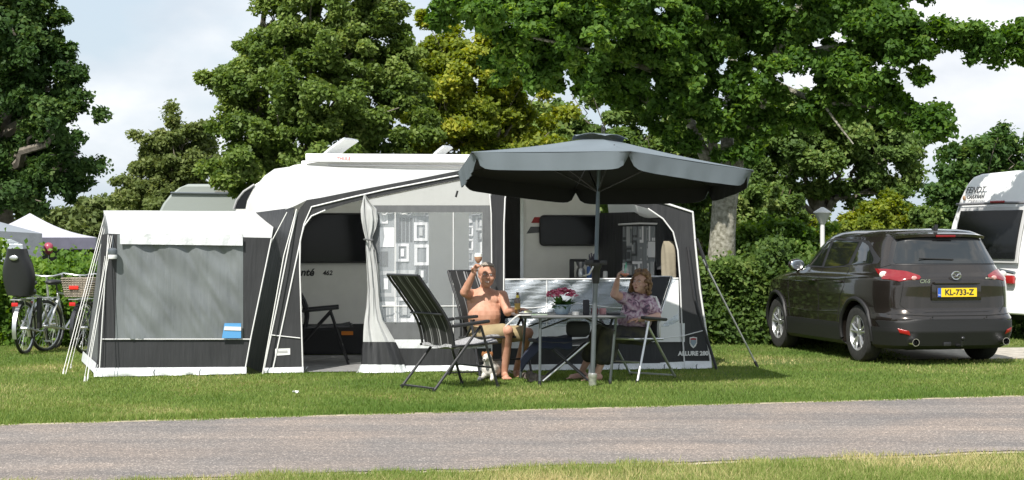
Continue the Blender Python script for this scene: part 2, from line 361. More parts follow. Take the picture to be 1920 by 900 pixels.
# ------------------------------------------------------------------ trees
m_bark = mat('grey brown bark', (.16, .14, .115), .9, var=.35, vscale=9, bump=.8, bscale=22)
m_bark_pale = mat('pale maple bark with lichen', (.12, .115, .08), .9, vscale=16, bump=1.0, bscale=28, col2=(.33, .32, .27))
m_stem = mat('thin brown stems', (.10, .075, .045), .9, var=.2)
def leaf_cloud(blobs, n, size, seed, clump=.5, shell=.55, flat=.75):
    rg = np.random.default_rng(seed); c = np.array([b[:3] for b in blobs], float); r = np.array([b[3:6] if len(b) > 4 else (b[3],)*3 for b in blobs], float)
    wt = (r[:, 0]*r[:, 2])**1.0; wt /= wt.sum()
    # clumps
    cl = size*5.2*clump; nclump = max(20, int((r[:, 0]*r[:, 1]*r[:, 2]).sum()*4.2/(cl**3)*.36)); nclump = min(nclump, n//12)
    bi = rg.choice(len(blobs), nclump, p=wt); d = rg.normal(size=(nclump, 3)); d /= np.linalg.norm(d, axis=1)[:, None]
    rad = shell+(1.06-shell)*rg.uniform(0, 1, nclump)**.6; rad[rg.uniform(size=nclump) < .12] *= .5
    rad *= 1+.15*np.clip(rg.normal(size=nclump), -2, 1.5)
    cc_ = c[bi]+d*r[bi]*rad[:, None]
    cs = cl*rg.uniform(.55, 1.25, nclump); tone = rg.normal(.03, .15, nclump)
    li = rg.integers(0, nclump, n); dv = rg.normal(size=(n, 3)); dv /= np.linalg.norm(dv, axis=1)[:, None]; dv *= (.95*rg.uniform(0, 1, n)**.8+.35*rg.uniform(0, 1, n)**6)[:, None]
    tw_ = rg.normal(size=(nclump, 3))*.28+d*.5; along = rg.uniform(-.6, 1.1, n)[:, None]
    p = cc_[li]+dv*cs[li][:, None]*np.array([.95, .95, .95*flat])*(1.05-.45*np.abs(along))+tw_[li]*along*cs[li][:, None]
    out_ = p-c[bi[li]]; out_ /= (np.linalg.norm(out_, axis=1)[:, None]+1e-6)
    nr = rg.normal(size=(n, 3))*.75+np.array([0, 0, .65])+out_*.5; nr /= np.linalg.norm(nr, axis=1)[:, None]
    t = np.cross(nr, rg.normal(size=(n, 3))); t /= (np.linalg.norm(t, axis=1)[:, None]+1e-9); b = np.cross(nr, t)
    s = size*rg.uniform(.6, 1.25, n)[:, None]
    co = np.stack([p-t*s*.55, p+b*s*.36+nr*s*.10, p+t*s*.55-nr*s*.08, p-b*s*.36+nr*s*.10], 1)
    rnd = np.clip(.42+tone[li]+rg.normal(0, .17, n), 0, 1)
    return co, rnd
def branchy(mb, base, top, r0, r1, wob, seed, n=7, sides=8):
    rg = random.Random(seed); pts = []; rs = []; base = Vector(base); top = Vector(top)
    for i in range(n+1):
        f = i/n; p = base.lerp(top, f)+Vector((rg.uniform(-1, 1), rg.uniform(-1, 1), rg.uniform(-.3, .3)))*wob*math.sin(math.pi*f)
        pts.append(p); rs.append(r0+(r1-r0)*f**.8)
    mb.tube(pts, rs, sides); return pts
def tree(name, label, cat, base, trunk_h, tr, blobs, n, size, lm, bark, seed, group=None, clump=.5, limbs=True, shell=.55, extra=None, trunk_only=None):
    t = thing(name, label, cat, base, group=group); mb = MB(); base = Vector(base)
    if extra: extra(mb)
    else:
        top = base+Vector((0, 0, trunk_h)); branchy(mb, base-Vector((0, 0, .1)), top, tr, tr*.7, tr*.4, seed)
        rg = random.Random(seed)
        for i, b in enumerate(blobs):
            c = Vector(b[:3]); st = base.lerp(top, rg.uniform(.65, 1)); pp = branchy(mb, st, c, tr*.42, tr*.10, .25, seed+i, 6, 6)
            for k in range(3):
                q = pp[3+k]; rr = b[3]; e = c+Vector((rg.uniform(-1, 1), rg.uniform(-1, 1), rg.uniform(-.4, 1)))*rr*.8
                branchy(mb, q, e, tr*.12, tr*.03, .15, seed+i*7+k, 5, 5)
    mb.build('trunk', bark, t)
    co, rnd = leaf_cloud(blobs, n, size, seed, clump, shell); co = co-np.array(base)[None, None, :]
    fast_mesh('crown', co, 4, lm, rnd, t)
    return t
def B(px, py, Y, rpx, ry=None, dY=0):
    """crown lobe: centre seen at px,py, radius given at its own distance in pixels"""
    p = P(px, py, Y+dY); r = rpx*Y/F*1.0; rz = (ry or rpx)*Y/F*.98
    return (p.x, p.y, p.z, r, r*.95, rz)
lm_dark = leafmat('dark ash leaves', (.020, .048, .012), (.046, .092, .022), (.11, .165, .045), .3)
lm_birch = leafmat('birch leaves', (.07, .10, .03), (.14, .18, .055), (.25, .28, .11), .4)
lm_alder = leafmat('alder leaves', (.05, .09, .018), (.12, .18, .038), (.23, .29, .085), .38, .4)
lm_yel = leafmat('yellowing maple leaves', (.08, .12, .014), (.19, .235, .032), (.42, .40, .06), .4)
lm_maple = leafmat('green maple leaves', (.036, .085, .014), (.085, .165, .028), (.18, .27, .05), .45)
lm_mid = leafmat('mid green leaves', (.05, .09, .022), (.11, .175, .042), (.22, .27, .085), .35)
lm_far = leafmat('far olive leaves', (.06, .09, .03), (.12, .155, .05), (.2, .23, .09), .3)
lm_hedge = leafmat('hedge leaves', (.045, .10, .014), (.11, .20, .03), (.23, .33, .07), .4)
lm_hedge2 = leafmat('dark hedge leaves', (.035, .07, .015), (.08, .135, .028), (.18, .23, .06), .35)
lm_round = leafmat('round tree leaves', (.028, .065, .018), (.065, .125, .03), (.14, .20, .055), .35)

# far mass behind all
co, rnd = leaf_cloud([(x, 74+4*math.sin(x), 1.2+.5*math.sin(x*1.7), 3.2, 2, 1.5+.5*math.sin(x*.9)) for x in range(-30, 34, 3)], 24000, .42, 77)
o = fast_mesh('far_woodland', co, 4, lm_far, rnd); o['kind'] = 'stuff'; o['label'] = 'low far off woodland showing between the trees'; o['category'] = 'woodland'

tree('ash_tree', 'tall dark dense tree at the left edge of the view behind the tents', 'tree', (-9.9, 33, 0), 3.5, .35,
     [B(-40, 60, 33, 110, 120), B(45, 75, 32, 85, 90), B(20, 10, 33, 60), B(95, 165, 32, 65, 75), B(10, 210, 33, 110, 100), B(110, 245, 31.5, 66, 60), B(60, 320, 33, 90, 65), B(-60, 310, 33, 120, 100), B(125, 320, 32, 45, 45), B(20, 355, 32, 90, 45)],
     140000, .10, lm_dark, m_bark, 5, clump=.55)
tree('birch_tree', 'loose olive green birch left of the big alder behind the grey caravan', 'tree', (-7.3, 38, 0), 2.5, .16,
     [B(335, 290, 38, 62, 60), B(285, 325, 38, 50, 50), B(375, 320, 38, 55, 60), B(300, 375, 38, 72, 40), B(340, 248, 38, 34, 34), B(250, 360, 38, 34, 32), B(300, 270, 38, 34, 30), B(330, 340, 38, 60, 50), B(375, 265, 38, 34, 36)],
     70000, .085, lm_birch, m_bark, 9, clump=.6, shell=.3)
for i, (x, y, rr, h, lab) in enumerate([(150, 405, 45, 30, 'low pale green tree far behind the white party tent'), (222, 395, 22, 18, 'small far tree just left of the birch'), (185, 418, 40, 22, 'low far bush line above the left tent roof')]):
    tree('far_tree', lab, 'tree', (P(x, 441, 58).x, 58, 0), 1.2, .12, [B(x, y, 58, rr, h), B(x+rr*.6, y+8, 58, rr*.6, h*.7), B(x, 440, 58, rr*1.1, 26)], 5000, .22, lm_far, m_bark, 21+i, group='far low trees beyond the tents')
tree('alder_tree', 'large green alder standing behind the main caravan roof', 'tree', (-4.1, 28.5, 0), 3.2, .32,
     [B(560, 40, 28, 80, 90), B(650, 20, 28, 80, 70), B(700, 110, 28, 80, 80), B(480, 165, 27.6, 70, 60), B(440, 150, 27.6, 42, 34), B(410, 158, 27.6, 26, 18), B(600, 160, 27.4, 100, 80), B(500, 240, 27.4, 90, 60), B(460, 300, 27, 70, 42), B(590, 270, 27.2, 100, 62), B(700, 240, 27.6, 90, 80), B(432, 338, 26.6, 16, 20),
      B(720, 10, 28, 40, 60), B(480, 95, 28, 28, 26), B(500, -10, 28, 50, 20), B(760, 180, 28, 45, 50)],
     220000, .077, lm_alder, m_bark, 31, clump=.6)
tree('yellow_maple_tree', 'yellow green maple between the alder and the overhanging maple', 'tree', (-.5, 32, 0), 3.0, .22,
     [B(830, 90, 32, 55, 60), B(880, 200, 32, 95, 80), B(800, 230, 31.5, 75, 70), B(960, 230, 32, 90, 70), B(860, 290, 32, 100, 40), B(1000, 290, 32, 80, 40), B(770, 150, 32, 50, 50), B(930, 130, 32, 80, 60)],
     120000, .088, lm_yel, m_bark, 41, clump=.6, shell=.4)
tree('evergreen_oak_tree', 'darker bushy tree seen above the parasol top', 'tree', (2.5, 37, 0), 2.5, .25,
     [B(1110, 240, 37, 90, 55), B(1220, 250, 37, 90, 60), B(1040, 270, 37, 60, 40), B(1160, 320, 36, 120, 60), B(1290, 320, 36, 80, 80)],
     60000, .12, lm_mid, m_bark, 51, clump=.6)
tree('walnut_tree', 'mid green tree with bare twigs right of the big maple trunk', 'tree', (5.9, 33, 0), 2.4, .2,
     [B(1480, 230, 33, 90, 70), B(1580, 220, 33, 85, 70), B(1650, 280, 33, 70, 60), B(1560, 320, 33, 100, 60), B(1450, 330, 32.5, 90, 70), B(1690, 250, 33, 40, 40), B(1640, 360, 33, 60, 30), B(1410, 260, 33, 60, 80), B(1400, 400, 32, 90, 60)],
     120000, .092, lm_mid, m_bark, 61, clump=.6, shell=.4)
tree('round_tree', 'rounded dark green tree above the white caravan at the right', 'tree', (11.0, 39, 0), 2.0, .2,
     [B(1840, 320, 39, 75, 66), B(1900, 320, 39, 70, 66), B(1800, 370, 39, 52, 55), B(1960, 340, 39, 80, 70), B(1850, 400, 39, 90, 50)],
     45000, .115, lm_round, m_bark, 71, clump=.5)
def maple_trunk(mb):
    T = lambda x, y, Y=26.2: P(x, y, Y)
    mb.tube([G(1352, 636)+Vector((0, 0, -.1)), T(1352, 560), T(1352, 500), T(1355, 440), T(1358, 390), T(1362, 345), T(1362, 318)], [.36, .27, .22, .195, .19, .205, .21], 14)
    def limb(pts, r0, r1, n=9):
        k = len(pts); q = []
        for i in range(k-1):
            for j in range(3):
                f = j/3; a = Vector(pts[i]).lerp(Vector(pts[i+1]), f); q.append(a+Vector((noise.noise(a*2.1), noise.noise(a*2.1+Vector((5, 5, 5))), 0))*.04)
        q.append(Vector(pts[-1])); mb.tube(q, [r0+(r1-r0)*i/(len(q)-1) for i in range(len(q))], n); return q
    limb([T(1352, 350), T(1320, 290), T(1285, 210, 26.5), T(1262, 120, 26.8), T(1240, 30, 27)], .11, .05)
    limb([T(1350, 345), T(1336, 280), T(1330, 200), T(1330, 100, 25.6), T(1320, 0, 25.2)], .09, .045)
    limb([T(1362, 345), T(1362, 280), T(1368, 200, 26.8), T(1375, 100, 27.4), T(1390, 0, 28)], .12, .06)
    limb([T(1372, 345), T(1395, 270), T(1425, 190, 26), T(1450, 110, 25.8), T(1500, 20, 25.5), T(1530, -60, 25.5)], .14, .07)
    limb([T(1340, 200), T(1250, 140, 25.2), T(1130, 100, 24.6), T(1000, 70, 24.4)], .07, .02)
    limb([T(1290, 220), T(1190, 180, 26), T(1080, 160, 25.5)], .07, .02)
    limb([T(1450, 110), T(1560, 90, 25), T(1680, 70, 24.6), T(1830, 60, 24.4)], .075, .02)
    limb([T(1440, 150), T(1530, 190, 25), T(1640, 200, 24.8), T(1750, 225, 24.5)], .05, .012)
    limb([T(1500, 20), T(1620, -20), T(1740, 0)], .06, .02)
    limb([T(1330, 120), T(1250, 40), T(1150, 0), T(1000, -20, 25)], .07, .03)
    limb([T(1540, 190, 25), T(1600, 270, 24.8)], .025, .01)
tree('big_maple_tree', 'big maple with pale lichened trunk and boughs spreading over the parasol', 'tree', (P(1352, 441, 26.2).x, 26.2, 0), 3, .3,
     [B(1000, 30, 24.6, 100, 62), B(900, 20, 25, 70, 56), B(1130, 60, 24.6, 120, 80), B(1060, 120, 25, 90, 50), B(1000, 105, 25, 70, 40), B(1260, 60, 25.2, 120, 90), B(1190, 150, 25.6, 90, 45), B(1150, 170, 25.6, 55, 30), B(1300, 150, 25.2, 80, 50), B(1240, 215, 25.6, 34, 26),
      B(1400, 60, 26, 100, 80), B(1420, 150, 25.2, 60, 40), B(1330, 235, 25.4, 34, 30), B(1395, 215, 25.4, 34, 30), B(1290, 205, 25.4, 44, 34), B(1345, 290, 25.5, 24, 26), B(1400, 265, 25.5, 24, 30), B(1270, 255, 25.6, 34, 24), B(1440, 230, 25.4, 30, 26), B(1500, 215, 25.4, 44, 26), B(1500, 30, 25.4, 110, 50), B(1620, 30, 25, 100, 50), B(1560, 110, 25, 80, 40), B(1690, 60, 24.6, 90, 46), B(1640, 160, 24.8, 85, 34), B(1560, 200, 25, 60, 26), B(1700, 100, 24.6, 60, 30),
      B(1790, 66, 24.4, 60, 18), B(1850, 72, 24.4, 56, 20), B(1905, 84, 24.4, 50, 22), B(1940, 80, 24.4, 50, 24), B(1750, 215, 24.5, 45, 26), B(1680, 215, 24.6, 48, 20), B(1765, 235, 24.5, 34, 16), B(830, 10, 25.4, 40, 20), B(1080, -20, 25, 150, 50), B(1300, -30, 25.5, 160, 50), B(1620, -30, 25, 170, 40), B(1740, 140, 24.5, 24, 16)],
     230000, .088, lm_maple, m_bark_pale, 81, clump=.5, extra=maple_trunk, shell=.35)

def hedge(name, label, cat, x0, x1, y0, y1, h, n, size, lm, seed, group=None, lumps=.16):
    t = thing(name, label, cat, ((x0+x1)/2, (y0+y1)/2, 0), group=group)
    rg = np.random.default_rng(seed); m = int(n)
    # lumpy box shell: front, top and back
    u = rg.uniform(0, 1, m); k = rg.uniform(0, 1, m); fr = k < .6; tp = (k >= .6) & (k < .9)
    X = x0+(x1-x0)*u; Z = np.where(fr, rg.uniform(0, h, m), np.where(tp, h, rg.uniform(0, h, m))); Yv = np.where(fr, y0, np.where(tp, rg.uniform(y0, y1, m), y1))
    en = rg.uniform(0, 1, m) < .12; X = np.where(en, np.where(u < .5, x0, x1), X); Yv = np.where(en, rg.uniform(y0, y1, m), Yv)
    lump = lumps*(np.sin(X*4.1+seed)+np.sin(Z*5.3+X*2.2)+.7*np.sin(X*9.7+Z*6.1+1))
    Yv = Yv-lump*.5*fr+rg.normal(0, .07, m); Z = Z+lump*.6*tp+rg.normal(0, .07, m)+(tp & (rg.uniform(size=m) < .12))*rg.uniform(0, .34, m)*(.5+.5*np.sin(X*13))
    X = X+rg.normal(0, .05, m)
    Z = np.abs(Z); p = np.stack([X, Yv, Z], 1)
    nr = rg.normal(size=(m, 3))*.7+np.array([0, -.45, .5]); nr /= np.linalg.norm(nr, axis=1)[:, None]
    tt = np.cross(nr, rg.normal(size=(m, 3))); tt /= np.linalg.norm(tt, axis=1)[:, None]; b = np.cross(nr, tt); s = size*rg.uniform(.6, 1.3, m)[:, None]
    co = np.stack([p-tt*s*.55, p+b*s*.38+nr*s*.1, p+tt*s*.55-nr*s*.08, p-b*s*.38+nr*s*.1], 1)-np.array(t.location)[None, None, :]
    fast_mesh('foliage', co, 4, lm, np.clip(.44+.14*np.sin(X*3+Z*4)+.12*np.sin(X*11+Z*7+np.sin(X*5))+rg.normal(0, .18, m), 0, 1), t)
    mb = MB(); rr = random.Random(seed); x = x0+.1
    while x < x1:
        yy = rr.uniform(y0+.1, y1-.1); branchy(mb, (x, yy, -.05), (x+rr.uniform(-.2, .2), yy, h*.85), .02, .006, .05, int(x*97) % 999, 5, 5); x += .28
    mb.tube([(x0+.1, (y0+y1)/2, -.03), (x1-.1, (y0+y1)/2, -.03)], .03, 5)
    for q in range(0): pass
    mb.build('stems', m_stem, t)
    return t
hedge('hedge', 'leafy bright green hedge behind the bicycles at the left', 'hedge', -10.2, -5.35, 24.6, 25.9, 1.08, 36000, .078, lm_hedge, 3, lumps=.27)
hedge('hedge', 'clipped green hedge between the awning and the dark car', 'hedge', 2.1, 4.9, 25.0, 26.1, 1.12, 26000, .072, lm_hedge2, 4, lumps=.2)
hedge('hedge', 'low hedge running behind the dark car to the white caravan', 'hedge', 4.95, 9.5, 26.4, 27.4, 1.2, 24000, .075, lm_hedge2, 6, lumps=.2)
def bush(label, base, blobs, n, size, lm, seed, group='bushes behind the car'):
    t = thing('bush', label, 'bush', base, group=group); mb = MB(); rg = random.Random(seed)
    for i in range(14):
        b = rg.choice(blobs); branchy(mb, Vector(base)+Vector((rg.uniform(-.3, .3), 0, -.05)), Vector(b[:3])+Vector((rg.uniform(-1, 1), 0, rg.uniform(-.5, 1)))*b[3]*.8, .03, .006, .1, seed+i, 5, 5)
    mb.build('stems', m_stem, t)
    co, rnd = leaf_cloud(blobs, n, size, seed, .5, .5); co[:, :, 2] = np.maximum(co[:, :, 2], .01)
    fast_mesh('foliage', co-np.array(base)[None, None, :], 4, lm, rnd, t)
bush('rounded light green shrub behind the clipped hedge right of the maple trunk', (P(1470, 441, 28).x, 28, 0), [B(1430, 460, 28, 60, 45), B(1490, 455, 28, 75, 48), B(1420, 520, 28, 75, 60), B(1520, 520, 28, 80, 70), B(1380, 490, 28, 35, 50)], 34000, .08, lm_hedge, 14)
bush('yellowish loose shrub behind the white lamp', (P(1600, 441, 31).x, 31, 0), [B(1580, 430, 31, 60, 30), B(1650, 405, 31, 55, 35), B(1620, 460, 31, 90, 50)], 24000, .08, lm_yel, 15)
bush('green shrub beside the right caravan behind the car roof', (P(1710, 441, 31).x, 31, 0), [B(1700, 420, 31, 60, 32), B(1745, 430, 31, 40, 34), B(1720, 470, 31, 70, 50)], 22000, .08, lm_mid, 16)
bush('dark shrub hiding the foot of the maple trunk', (P(1290, 441, 27.5).x, 27.5, 0), [B(1300, 400, 27.5, 60, 50), B(1260, 380, 27.5, 60, 40), B(1330, 470, 29, 70, 50)], 18000, .09, lm_hedge2, 17)
bush('green shrub behind the big maple trunk', (P(1400, 441, 30.5).x, 30.5, 0), [B(1390, 410, 30.5, 60, 60), B(1330, 400, 30.5, 60, 50), B(1450, 400, 30.5, 70, 40)], 22000, .095, lm_mid, 18)
# ------------------------------------------------------------------ main caravan
CU = Vector((.992, .127, 0)).normalized(); CN = Vector((CU.y, -CU.x, 0))      # along the side, towards the camera
CS = Plane((-3.78, 22.5), (-3.78+CU.x*5, 22.5+CU.y*5))
cv = thing('caravan', 'white touring caravan with curved nose standing behind its charcoal awning', 'caravan', (-1.3, 23.9, 0))
prof = [(0, .42), (-.02, .9), (.02, 1.4), (.05, 1.7), (.14, 2.0), (.36, 2.25), (.62, 2.42), (.9, 2.53), (1.25, 2.575), (2.5, 2.585), (3.8, 2.58), (4.5, 2.55), (4.8, 2.44), (4.97, 2.2), (5.04, 1.8), (5.06, 1.0), (5.04, .42)]
def cvp(s, z, d=0): return Vector((-3.78, 22.5, 0))+CU*s-CN*d+Vector((0, 0, z))
b = MB(); b.prism([cvp(s, z) for s, z in prof], -CN*2.25); b.build('body', m_carv, cv, bevel=.05)
b = MB(); b.prism([cvp(.25, .02, .03), cvp(4.95, .02, .03), cvp(4.95, .43, .03), cvp(.25, .43, .03)], -CN*.02); b.build('underside_shade_strip', m_black, cv)  # added black strip standing in for the shade beneath the caravan
b = MB(); b.prism([cvp(s, z, .02) for s, z in [(.05, .42), (5.0, .42), (5.0, .33), (.05, .33)]], -CN*2.2); b.build('chassis', m_blackmet, cv)
for d in (.02, 2.05):
    b = MB(); b.lathe([(0, -.09), (.19, -.09), (.31, -.08), (.325, -.04), (.325, .04), (.31, .08), (.19, .09), (0, .09)], cvp(2.9, .325, d+.1), 28, Matrix((CU, (0, 0, 1), CN)).transposed())
    b.build('wheel', m_black, cv)
def cpanel(px0, py0, px1, py1, off, r=.04):
    a = CS(px0, py0, off); c = CS(px1, py1, off); w_ = (c-a).length
    x0, x1 = (a-CS.a).dot(CS.u), (c-CS.a).dot(CS.u); z0, z1 = c.z, a.z; pts = []
    for cx_, cz, a0 in ((x1-r, z1-r, 0), (x0+r, z1-r, 90), (x0+r, z0+r, 180), (x1-r, z0+r, 270)):
        for k in range(5):
            t = R(a0+k*22.5); pts.append(CS.at(cx_+r*math.cos(t), cz+r*math.sin(t), off))
    return pts
def cwin(px0, py0, px1, py1, r=.05):
    b = MB(); b.prism(cpanel(px0, py0, px1, py1, .004, r), CS.n*.035); o = b.build('window', m_glassw, cv, bevel=.006)
    b = MB(); q = cpanel(px0, py0, px1, py1, .03, r); b.tube(q+[q[0]], .014, 6, False); b.build('frame', m_black, o, world=False) if False else b.build('window_seal', m_black, cv)
    return o
cwin(528, 401, 762, 491); cwin(1013, 405, 1129, 459)
b = MB(); b.prism(cpanel(940, 362, 975, 610, .003, .06), CS.n*.012); b.build('door_opening', mat('dark caravan interior', (.012, .011, .010), .8), cv)
b = MB(); b.prism(cpanel(975, 372, 981, 605, .004, .01), CS.n*.03); b.build('door_frame', m_silver, cv)
m_red = mat('red decal', (.35, .02, .02), .4); m_greyd = mat('grey decal', (.10, .10, .105), .4)
b = MB(); b.poly([CS(x, y, .004) for x, y in [(996, 418), (1002, 407), (1013, 407), (1013, 418)]]); b.build('red_stripe', m_red, cv, solid=.002)
b = MB(); b.poly([CS(x, y, .004) for x, y in [(987, 438), (995, 425), (1013, 425), (1013, 436)]]); b.build('grey_stripe', m_greyd, cv, solid=.002)
b = MB(); b.prism(cpanel(640, 621, 662, 628, .003, .008), CS.n*.02); b.build('side_reflector', mat('orange reflector', (.75, .22, .01), .3), cv)
b = MB(); b.poly([CS(x, y, .006) for x, y in [(440, 391), (446, 376), (459, 361), (477, 349), (470, 362), (463, 376), (460, 391)]]); b.build('front_window', m_glassw, cv, solid=.004)
b = MB(); b.tube([CS(x, y, .012) for x, y in [(438, 392), (444, 375), (457, 359), (477, 346)]], .016, 6); b.build('window_seal', mat('caravan seal', (.3, .3, .3), .5), cv)
def text(name, s, size, origin, right, up, m, parent, ext=.002, bold=0, shear=0):
    cu = bpy.data.curves.new(name, 'FONT'); cu.body = s; cu.size = size; cu.extrude = ext; cu.offset = bold; cu.shear = shear; cu.align_x = 'CENTER'; cu.align_y = 'CENTER'; cu.resolution_u = 3
    to = bpy.data.objects.new('t', cu); me = bpy.data.meshes.new_from_object(to); bpy.data.objects.remove(to); bpy.data.curves.remove(cu)
    r = Vector(right).normalized(); u = Vector(up).normalized(); n = r.cross(u); M = Matrix((r, u, n)).transposed()
    mb = MB(); mb.add([Vector(origin)+M@v.co for v in me.vertices], [list(p.vertices) for p in me.polygons]); bpy.data.meshes.remove(me)
    return mb.build(name, m, parent, smooth=False)
m_ink = mat('dark lettering', (.03, .03, .03), .5)
text('name_lettering', 'Avanté', .135, CS(561, 511, .004), CS.u, (0, 0, 1), m_ink, cv, bold=.004, shear=.25)
text('number_lettering', '462', .085, CS(614, 512, .004), CS.u, (0, 0, 1), m_ink, cv, bold=.002, shear=.2)
# roof furniture
b = MB(); a = cvp(1.05, 2.60, -.05); e = cvp(4.3, 2.60, -.05)
b.prism([a+CN*.08+Vector((0, 0, -.03)), a+CN*.08+Vector((0, 0, .055)), a+CN*.04+Vector((0, 0, .08)), a-CN*.06+Vector((0, 0, .075)), a-CN*.08+Vector((0, 0, -.03))], e-a)
m_gloss = mat('white aluminium cassette', (.78, .78, .78), .3); o = b.build('canopy_cassette', m_gloss, cv, bevel=.012)
b = MB(); b.tube([cvp(1.35, 2.53, -.04), cvp(4.3, 2.53, -.04)], .012, 6); b.build('awning_rail', mat('grey rail', (.45, .45, .46), .4, metal=.3), cv)
text('cassette_lettering', 'THULE', .06, cvp(1.55, 2.612, -.134), CU, (0, 0, 1), mat('faded red print', (.55, .18, .17), .5), cv, bold=.001)
def hatch(px, py, px2, py2, wd, label):
    a = P(px, py, 23.2); t = P(px2, py2, 23.2); d = t-a; r = (CN*-.9+CU*.42).normalized()
    b = MB(); n_ = d.cross(r).normalized()
    b.grid(lambda u, v: a+d*v+r*(wd*u)+n_*(.02*math.sin(math.pi*v)+.01*math.sin(math.pi*u)), 6, 8)
    o = b.build('roof_hatch', mat('smoky hatch acrylic', (.62, .64, .66), .15, alpha=.72, bump=.3, bscale=12), cv, solid=.03)
    b = MB(); b.box(a+r*wd*.5+Vector((0, 0, -.03)), (.55, .5, .1)); b.build('hatch_frame', m_gloss, cv, bevel=.02)
hatch(592, 304, 645, 260, .5, ''); hatch(803, 304, 832, 274, .35, '')
b = MB(); c = P(769, 303, 23.3); b.ell(c, (.26, .26, .10), nu=24, nv=12, fn=lambda p: Vector((p.x, p.y, max(p.z, -.02)))); b.build('roof_vent', m_gloss, cv)
b = MB(); b.tube([P(1133, 236, 24.0), P(1133, 335, 24.0)], .010, 6); b.build('aerial', m_black, cv)

# ------------------------------------------------------------------ main awning
A0 = (-2.9, 19.72); A1 = (2.39, 20.4)
AP = Plane(A0, A1)
aw = thing('awning', 'charcoal and white caravan awning with open front, printed curtains and white skirt', 'awning', (-.25, 20.06, 0))
sub = [(548, 388), (575, 375), (600, 371), (640, 363), (700, 351), (780, 336), (860, 320), (923, 307), (1000, 324), (1100, 346), (1185, 365), (1250, 380), (1300, 396)]
rail = [(462, 398), (478, 352), (496, 330), (515, 317), (570, 309), (650, 314), (760, 318), (900, 320), (980, 322), (1060, 325), (1110, 329), (1136, 350), (1142, 402)]
fr = [AP(x, y) for x, y in sub]; rr_ = [CS(x, y, .03) for x, y in rail]
b = MB(); b.strip(fr, rr_, nv=10, fn=lambda p, u, v: p+Vector((0, 0, -.05*math.sin(math.pi*v)*(1+.4*math.sin(u*26)))))
b.build('roof', m_white_fab, aw, solid=.004)
outerL = [(493, 700), (520, 575), (545, 450), (559, 395), (575, 375)]
innerL = [(568, 701), (565, 600), (562, 500), (563, 450), (570, 424), (584, 405), (610, 394)]
top = [(575, 375), (600, 371), (640, 363), (700, 351), (780, 336), (860, 320), (923, 307), (1000, 324), (1100, 346), (1185, 365), (1250, 380), (1300, 396)]
low = [(610, 394), (650, 382), (700, 370), (780, 353), (860, 337), (923, 325), (1000, 342), (1100, 364), (1180, 381), (1215, 391)]
innerR = [(1215, 391), (1243, 410), (1262, 435), (1271, 470), (1275, 520), (1278, 600), (1284, 693)]
outerR = [(1337, 693), (1325, 620), (1313, 540), (1305, 460), (1300, 396)]
polyf = outerL+top[1:]+outerR[::-1][1:]+innerR[::-1]+low[::-1][1:]+innerL[::-1][1:]
b = MB(); b.poly([AP(x, y) for x, y in polyf]); b.build('front_frame', m_dark_fab, aw, solid=.006, smooth=False)
def piping(pts, r=.009, off=.012, pl=AP, par=None, name='piping', m=m_pipe):
    b = MB(); b.tube([pl(x, y, off) for x, y in pts], r, 6); return b.build(name, m, par or aw)
piping(innerL); piping([(510, 700), (540, 560), (570, 420), (584, 388), (650, 372), (720, 356), (860, 329)]); piping(innerR); piping([(1185, 367), (1250, 382), (1299, 398), (1304, 460), (1312, 540), (1334, 690)], .012)
piping([(493, 702), (519, 577), (543, 455), (557, 397)])
# lower seams of the frame: white tape, then skirt
piping([(507, 628), (563, 634)], .006); piping([(1280, 630), (1325, 618)], .006)
b = MB()
def skirt(x0, x1, yt0, yt1, yb0, yb1, par, name='mud_skirt', off=.02, pl=AP, seed=0, m=m_skirt):
    b = MB(); n = max(6, int(abs(x1-x0)/7))
    def f(u, v):
        x = x0+(x1-x0)*u; yt = yt0+(yt1-yt0)*u; yb = yb0+(yb1-yb0)*u
        w_ = noise.noise(Vector((x*.045, seed, v*1.3)))
        p = pl(x, yt+(yb-yt)*v+1.5*v*w_, off+.03*v*(1+w_*1.5)); p.z = max(p.z, .012); return p
    b.grid(f, n, 4); return b.build(name, m, par, solid=.004)
skirt(496, 569, 690, 688, 701, 703, aw, seed=3); skirt(1238, 1284, 680, 678, 697, 695, aw, seed=5); skirt(1284, 1333, 677, 677, 695, 693, aw, seed=6)
skirt(755, 1240, 686, 681, 701, 697, aw, seed=8)
b = MB(); b.poly([AP(x, y, .008) for x, y in [(516, 654), (544, 653), (544, 665), (516, 667)]]); lb = b.build('maker_tag', m_pipe, aw, solid=.003)
b = MB(); b.poly([AP(x, y, .0125) for x, y in [(521, 657.5), (539, 657), (539, 661), (521, 661.5)]]); b.build('tag_print', mat('faded grey print', (.42, .42, .42), .6), aw, solid=.002, smooth=False)
text('model_lettering', 'ALLURE 280', .070, AP(1300, 663, .014), AP.u, (0, 0, 1), m_pipe, aw, bold=.0035)
# crest
b = MB(); sh = [(-.045, .06), (0, .067), (.045, .06), (.045, -.01), (.03, -.045), (0, -.07), (-.03, -.045), (-.045, -.01)]
c0 = AP(1300, 642, .011); uu = AP.u; b.poly([c0+uu*x+Vector((0, 0, z)) for x, z in sh], 0)
b.poly([c0+AP.n*.003+uu*x*.8+Vector((0, 0, z*.8)) for x, z in sh[:4]+sh[7:]][:5], 1); b.build('crest', [m_pipe, mat('crest red', (.35, .04, .05), .5)], aw, smooth=False)
b = MB(); b.poly([c0+AP.n*.006+uu*x+Vector((0, 0, z)) for x, z in [(-.034, .03), (.034, .03), (.034, -.006), (0, -.05), (-.034, -.006)]]); b.build('crest_shield', mat('crest blue', (.25, .32, .38), .5), aw, smooth=False)
